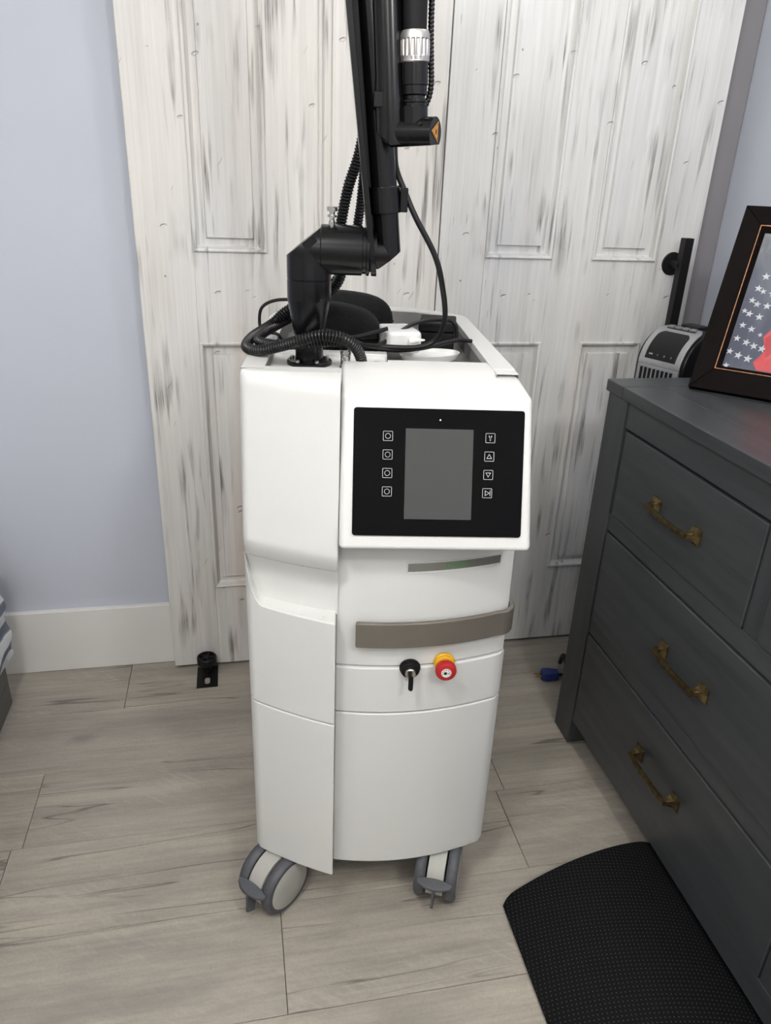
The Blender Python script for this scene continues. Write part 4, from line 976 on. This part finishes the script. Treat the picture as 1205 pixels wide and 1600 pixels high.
for k in range(8):
    x = -0.05+0.0135*k; G().box(x-0.0035, x+0.0035, -0.0835, -0.0805, 0.25, 1.052).obj('grille_slot', 'heater_black', th_, bevel=0)
G().prism([(0.115*math.cos(2*PI*i/32), 0.115*math.sin(2*PI*i/32)) for i in range(32)], lambda u, v, h: (u, v, h), 0, 0.03).obj('base', 'heater_black', th_, bevel=0.004)
G().box(-0.03, 0.03, 0.03, 0.075, 1.135, 1.164).obj('carry_grip', 'heater_black', th_, bevel=0.006)

# ------------------------------------------------------------------ blue plug on the floor
pg = thing('power_plug', 'blue power plug with brass prongs and black cord behind dresser leg', 'plug', (0.985, 1.868, 0), math.radians(172))
pg.scale = (1.3, 1.3, 1.3)
g = G().prism([(-0.018, -0.010), (0.010, -0.0145), (0.024, -0.013), (0.027, -0.006), (0.027, 0.006), (0.024, 0.013), (0.010, 0.0145), (-0.018, 0.010)], lambda u, v, h: (u, v, h), 0.001, 0.025); g.obj('plug_body', 'plug_blue', pg, bevel=0.003)
for s_ in (-1, 1): G().box(0.026, 0.042, s_*0.006-0.0008, s_*0.006+0.0008, 0.009, 0.015).obj('prong', 'brass_prong', pg)
G().tube(spline([(-0.015, 0, 0.013), (-0.035, 0.004, 0.013), (-0.045, 0.03, 0.012), (-0.045, 0.065, 0.012), (-0.03, 0.10, 0.02), (-0.025, 0.125, 0.06), (-0.025, 0.13, 0.12)]), 0.0045, 10).obj('cord', 'cable_black', pg)
G().tube(spline([(-0.022, 0.06, 0.008), (-0.026, 0.03, 0.05), (-0.03, 0.0, 0.062), (-0.034, -0.03, 0.05), (-0.04, -0.06, 0.008)]), 0.006, 10).obj('cord_loop', 'cable_black', pg)

# ------------------------------------------------------------------ black mat humped up against the dresser foot
profm = [(0.5435, 0.0), (0.560, 0.010), (0.60, 0.030), (0.66, 0.052), (0.73, 0.068), (0.80, 0.0745), (0.86, 0.072), (0.905, 0.064), (0.935, 0.052), (0.965, 0.034), (0.99, 0.012), (0.995, 0.0)]
pp = spline([(x, 0, z) for x, z in profm], 0.014)
g = G(); ny = 26; rows_t, rows_b = [], []
for i, p in enumerate(pp):
    p0, p1 = pp[max(0, i-1)], pp[min(len(pp)-1, i+1)]; tg = (p1-p0).normalized(); nn = Vector((-tg.z, 0, tg.x))
    u = (p.x-0.5435)/0.45; ytop = 1.093+0.050*min(1, u*1.25); r_ = 0.02
    if u < 0.06: ytop -= 0.014*(1-u/0.06)**2
    rt_, rb_ = [], []
    for k in range(ny+1):
        y = ytop-(ytop-0.30)*k/ny; sag = 0.0
        q = Vector((p.x, y, p.z+0.001))
        rt_.append(g.bm.verts.new(q+nn*0.008)); rb_.append(g.bm.verts.new(q))
    rows_t.append(rt_); rows_b.append(rb_)
for i in range(len(pp)-1):
    for k in range(ny):
        g.bm.faces.new((rows_t[i][k], rows_t[i][k+1], rows_t[i+1][k+1], rows_t[i+1][k])); g.bm.faces.new((rows_b[i][k], rows_b[i+1][k], rows_b[i+1][k+1], rows_b[i][k+1]))
    g.bm.faces.new((rows_t[i][0], rows_t[i+1][0], rows_b[i+1][0], rows_b[i][0])); g.bm.faces.new((rows_t[i][ny], rows_b[i][ny], rows_b[i+1][ny], rows_t[i+1][ny]))
for k in range(ny):
    g.bm.faces.new((rows_t[0][k], rows_b[0][k], rows_b[0][k+1], rows_t[0][k+1])); g.bm.faces.new((rows_t[-1][k], rows_t[-1][k+1], rows_b[-1][k+1], rows_b[-1][k]))
mo = g.obj('floor_mat', 'mat_rubber', bevel=0.002)
tag(mo, 'black dotted rubber mat humped up against the foot of the dresser', 'mat')

# ------------------------------------------------------------------ bench at the left edge with striped blanket
bn = thing('storage_bench', 'dark grey bench at the left edge of the picture under striped blanket', 'bench', (-1.2, 1.3, 0))
G().box(-0.55, 0.486, -1.0, 0.693, 0.0, 0.080).obj('plinth', 'bench_grey', bn, bevel=0.002)
G().box(-0.55, 0.486, -1.0, 0.693, 0.082, 0.46).obj('front_panel', 'bench_grey', bn, bevel=0.002)
G().box(-0.56, 0.484, -1.01, 0.690, 0.4605, 0.485).obj('seat', 'bench_grey', bn, bevel=0.004)
# blanket draped over the right side
g = G(); ny, ns = 60, 26; rt_, rb_ = [], []
for i in range(ns+1):
    a, b = [], []
    for k in range(ny+1):
        y = 1.10+0.90*k/ny
        f = i/ns
        wv_ = 0.5+0.5*math.sin(y*38+math.sin(y*11)*1.5)
        if f < 0.35: x = -1.35+(f/0.35)*0.640; z = 0.492+0.012*math.sin(y*9+f*7)+0.36*sm((-0.715-x)/0.34)*sm((2.0-y)/0.10+0.25)*sm((y-1.10)/0.25); off = Vector((0, 0, 0.009))  # heap on top, out of view, added to shadow the back wall
        else:
            s_ = (f-0.35)/0.65; ang = min(1, s_/0.15)*PI/2; x = -0.710+0.010*math.sin(ang)+0.008*wv_*s_+0.006*math.sin(s_*22+y*14)*min(1, s_*3)
            z = 0.495-max(0, s_-0.05)*0.33-0.015*math.sin(y*17)*s_; off = Vector((0.010, 0, 0.002))
        a.append(g.bm.verts.new(Vector((x, y, z))+off)); b.append(g.bm.verts.new((x, y, z)))
    rt_.append(a); rb_.append(b)
for i in range(ns):
    for k in range(ny):
        g.bm.faces.new((rt_[i][k], rt_[i][k+1], rt_[i+1][k+1], rt_[i+1][k])); g.bm.faces.new((rb_[i][k], rb_[i+1][k], rb_[i+1][k+1], rb_[i][k+1]))
    for k in (0, ny): g.bm.faces.new((rt_[i][k], rt_[i+1][k], rb_[i+1][k], rb_[i][k]))
for k in range(ny):
    for i in (0, ns): g.bm.faces.new((rt_[i][k], rb_[i][k], rb_[i][k+1], rt_[i][k+1]))
bl = g.obj('striped_blanket', 'blanket_stripe', angle=80)
tag(bl, 'blue grey and white striped blanket hanging over the grey bench', 'blanket')
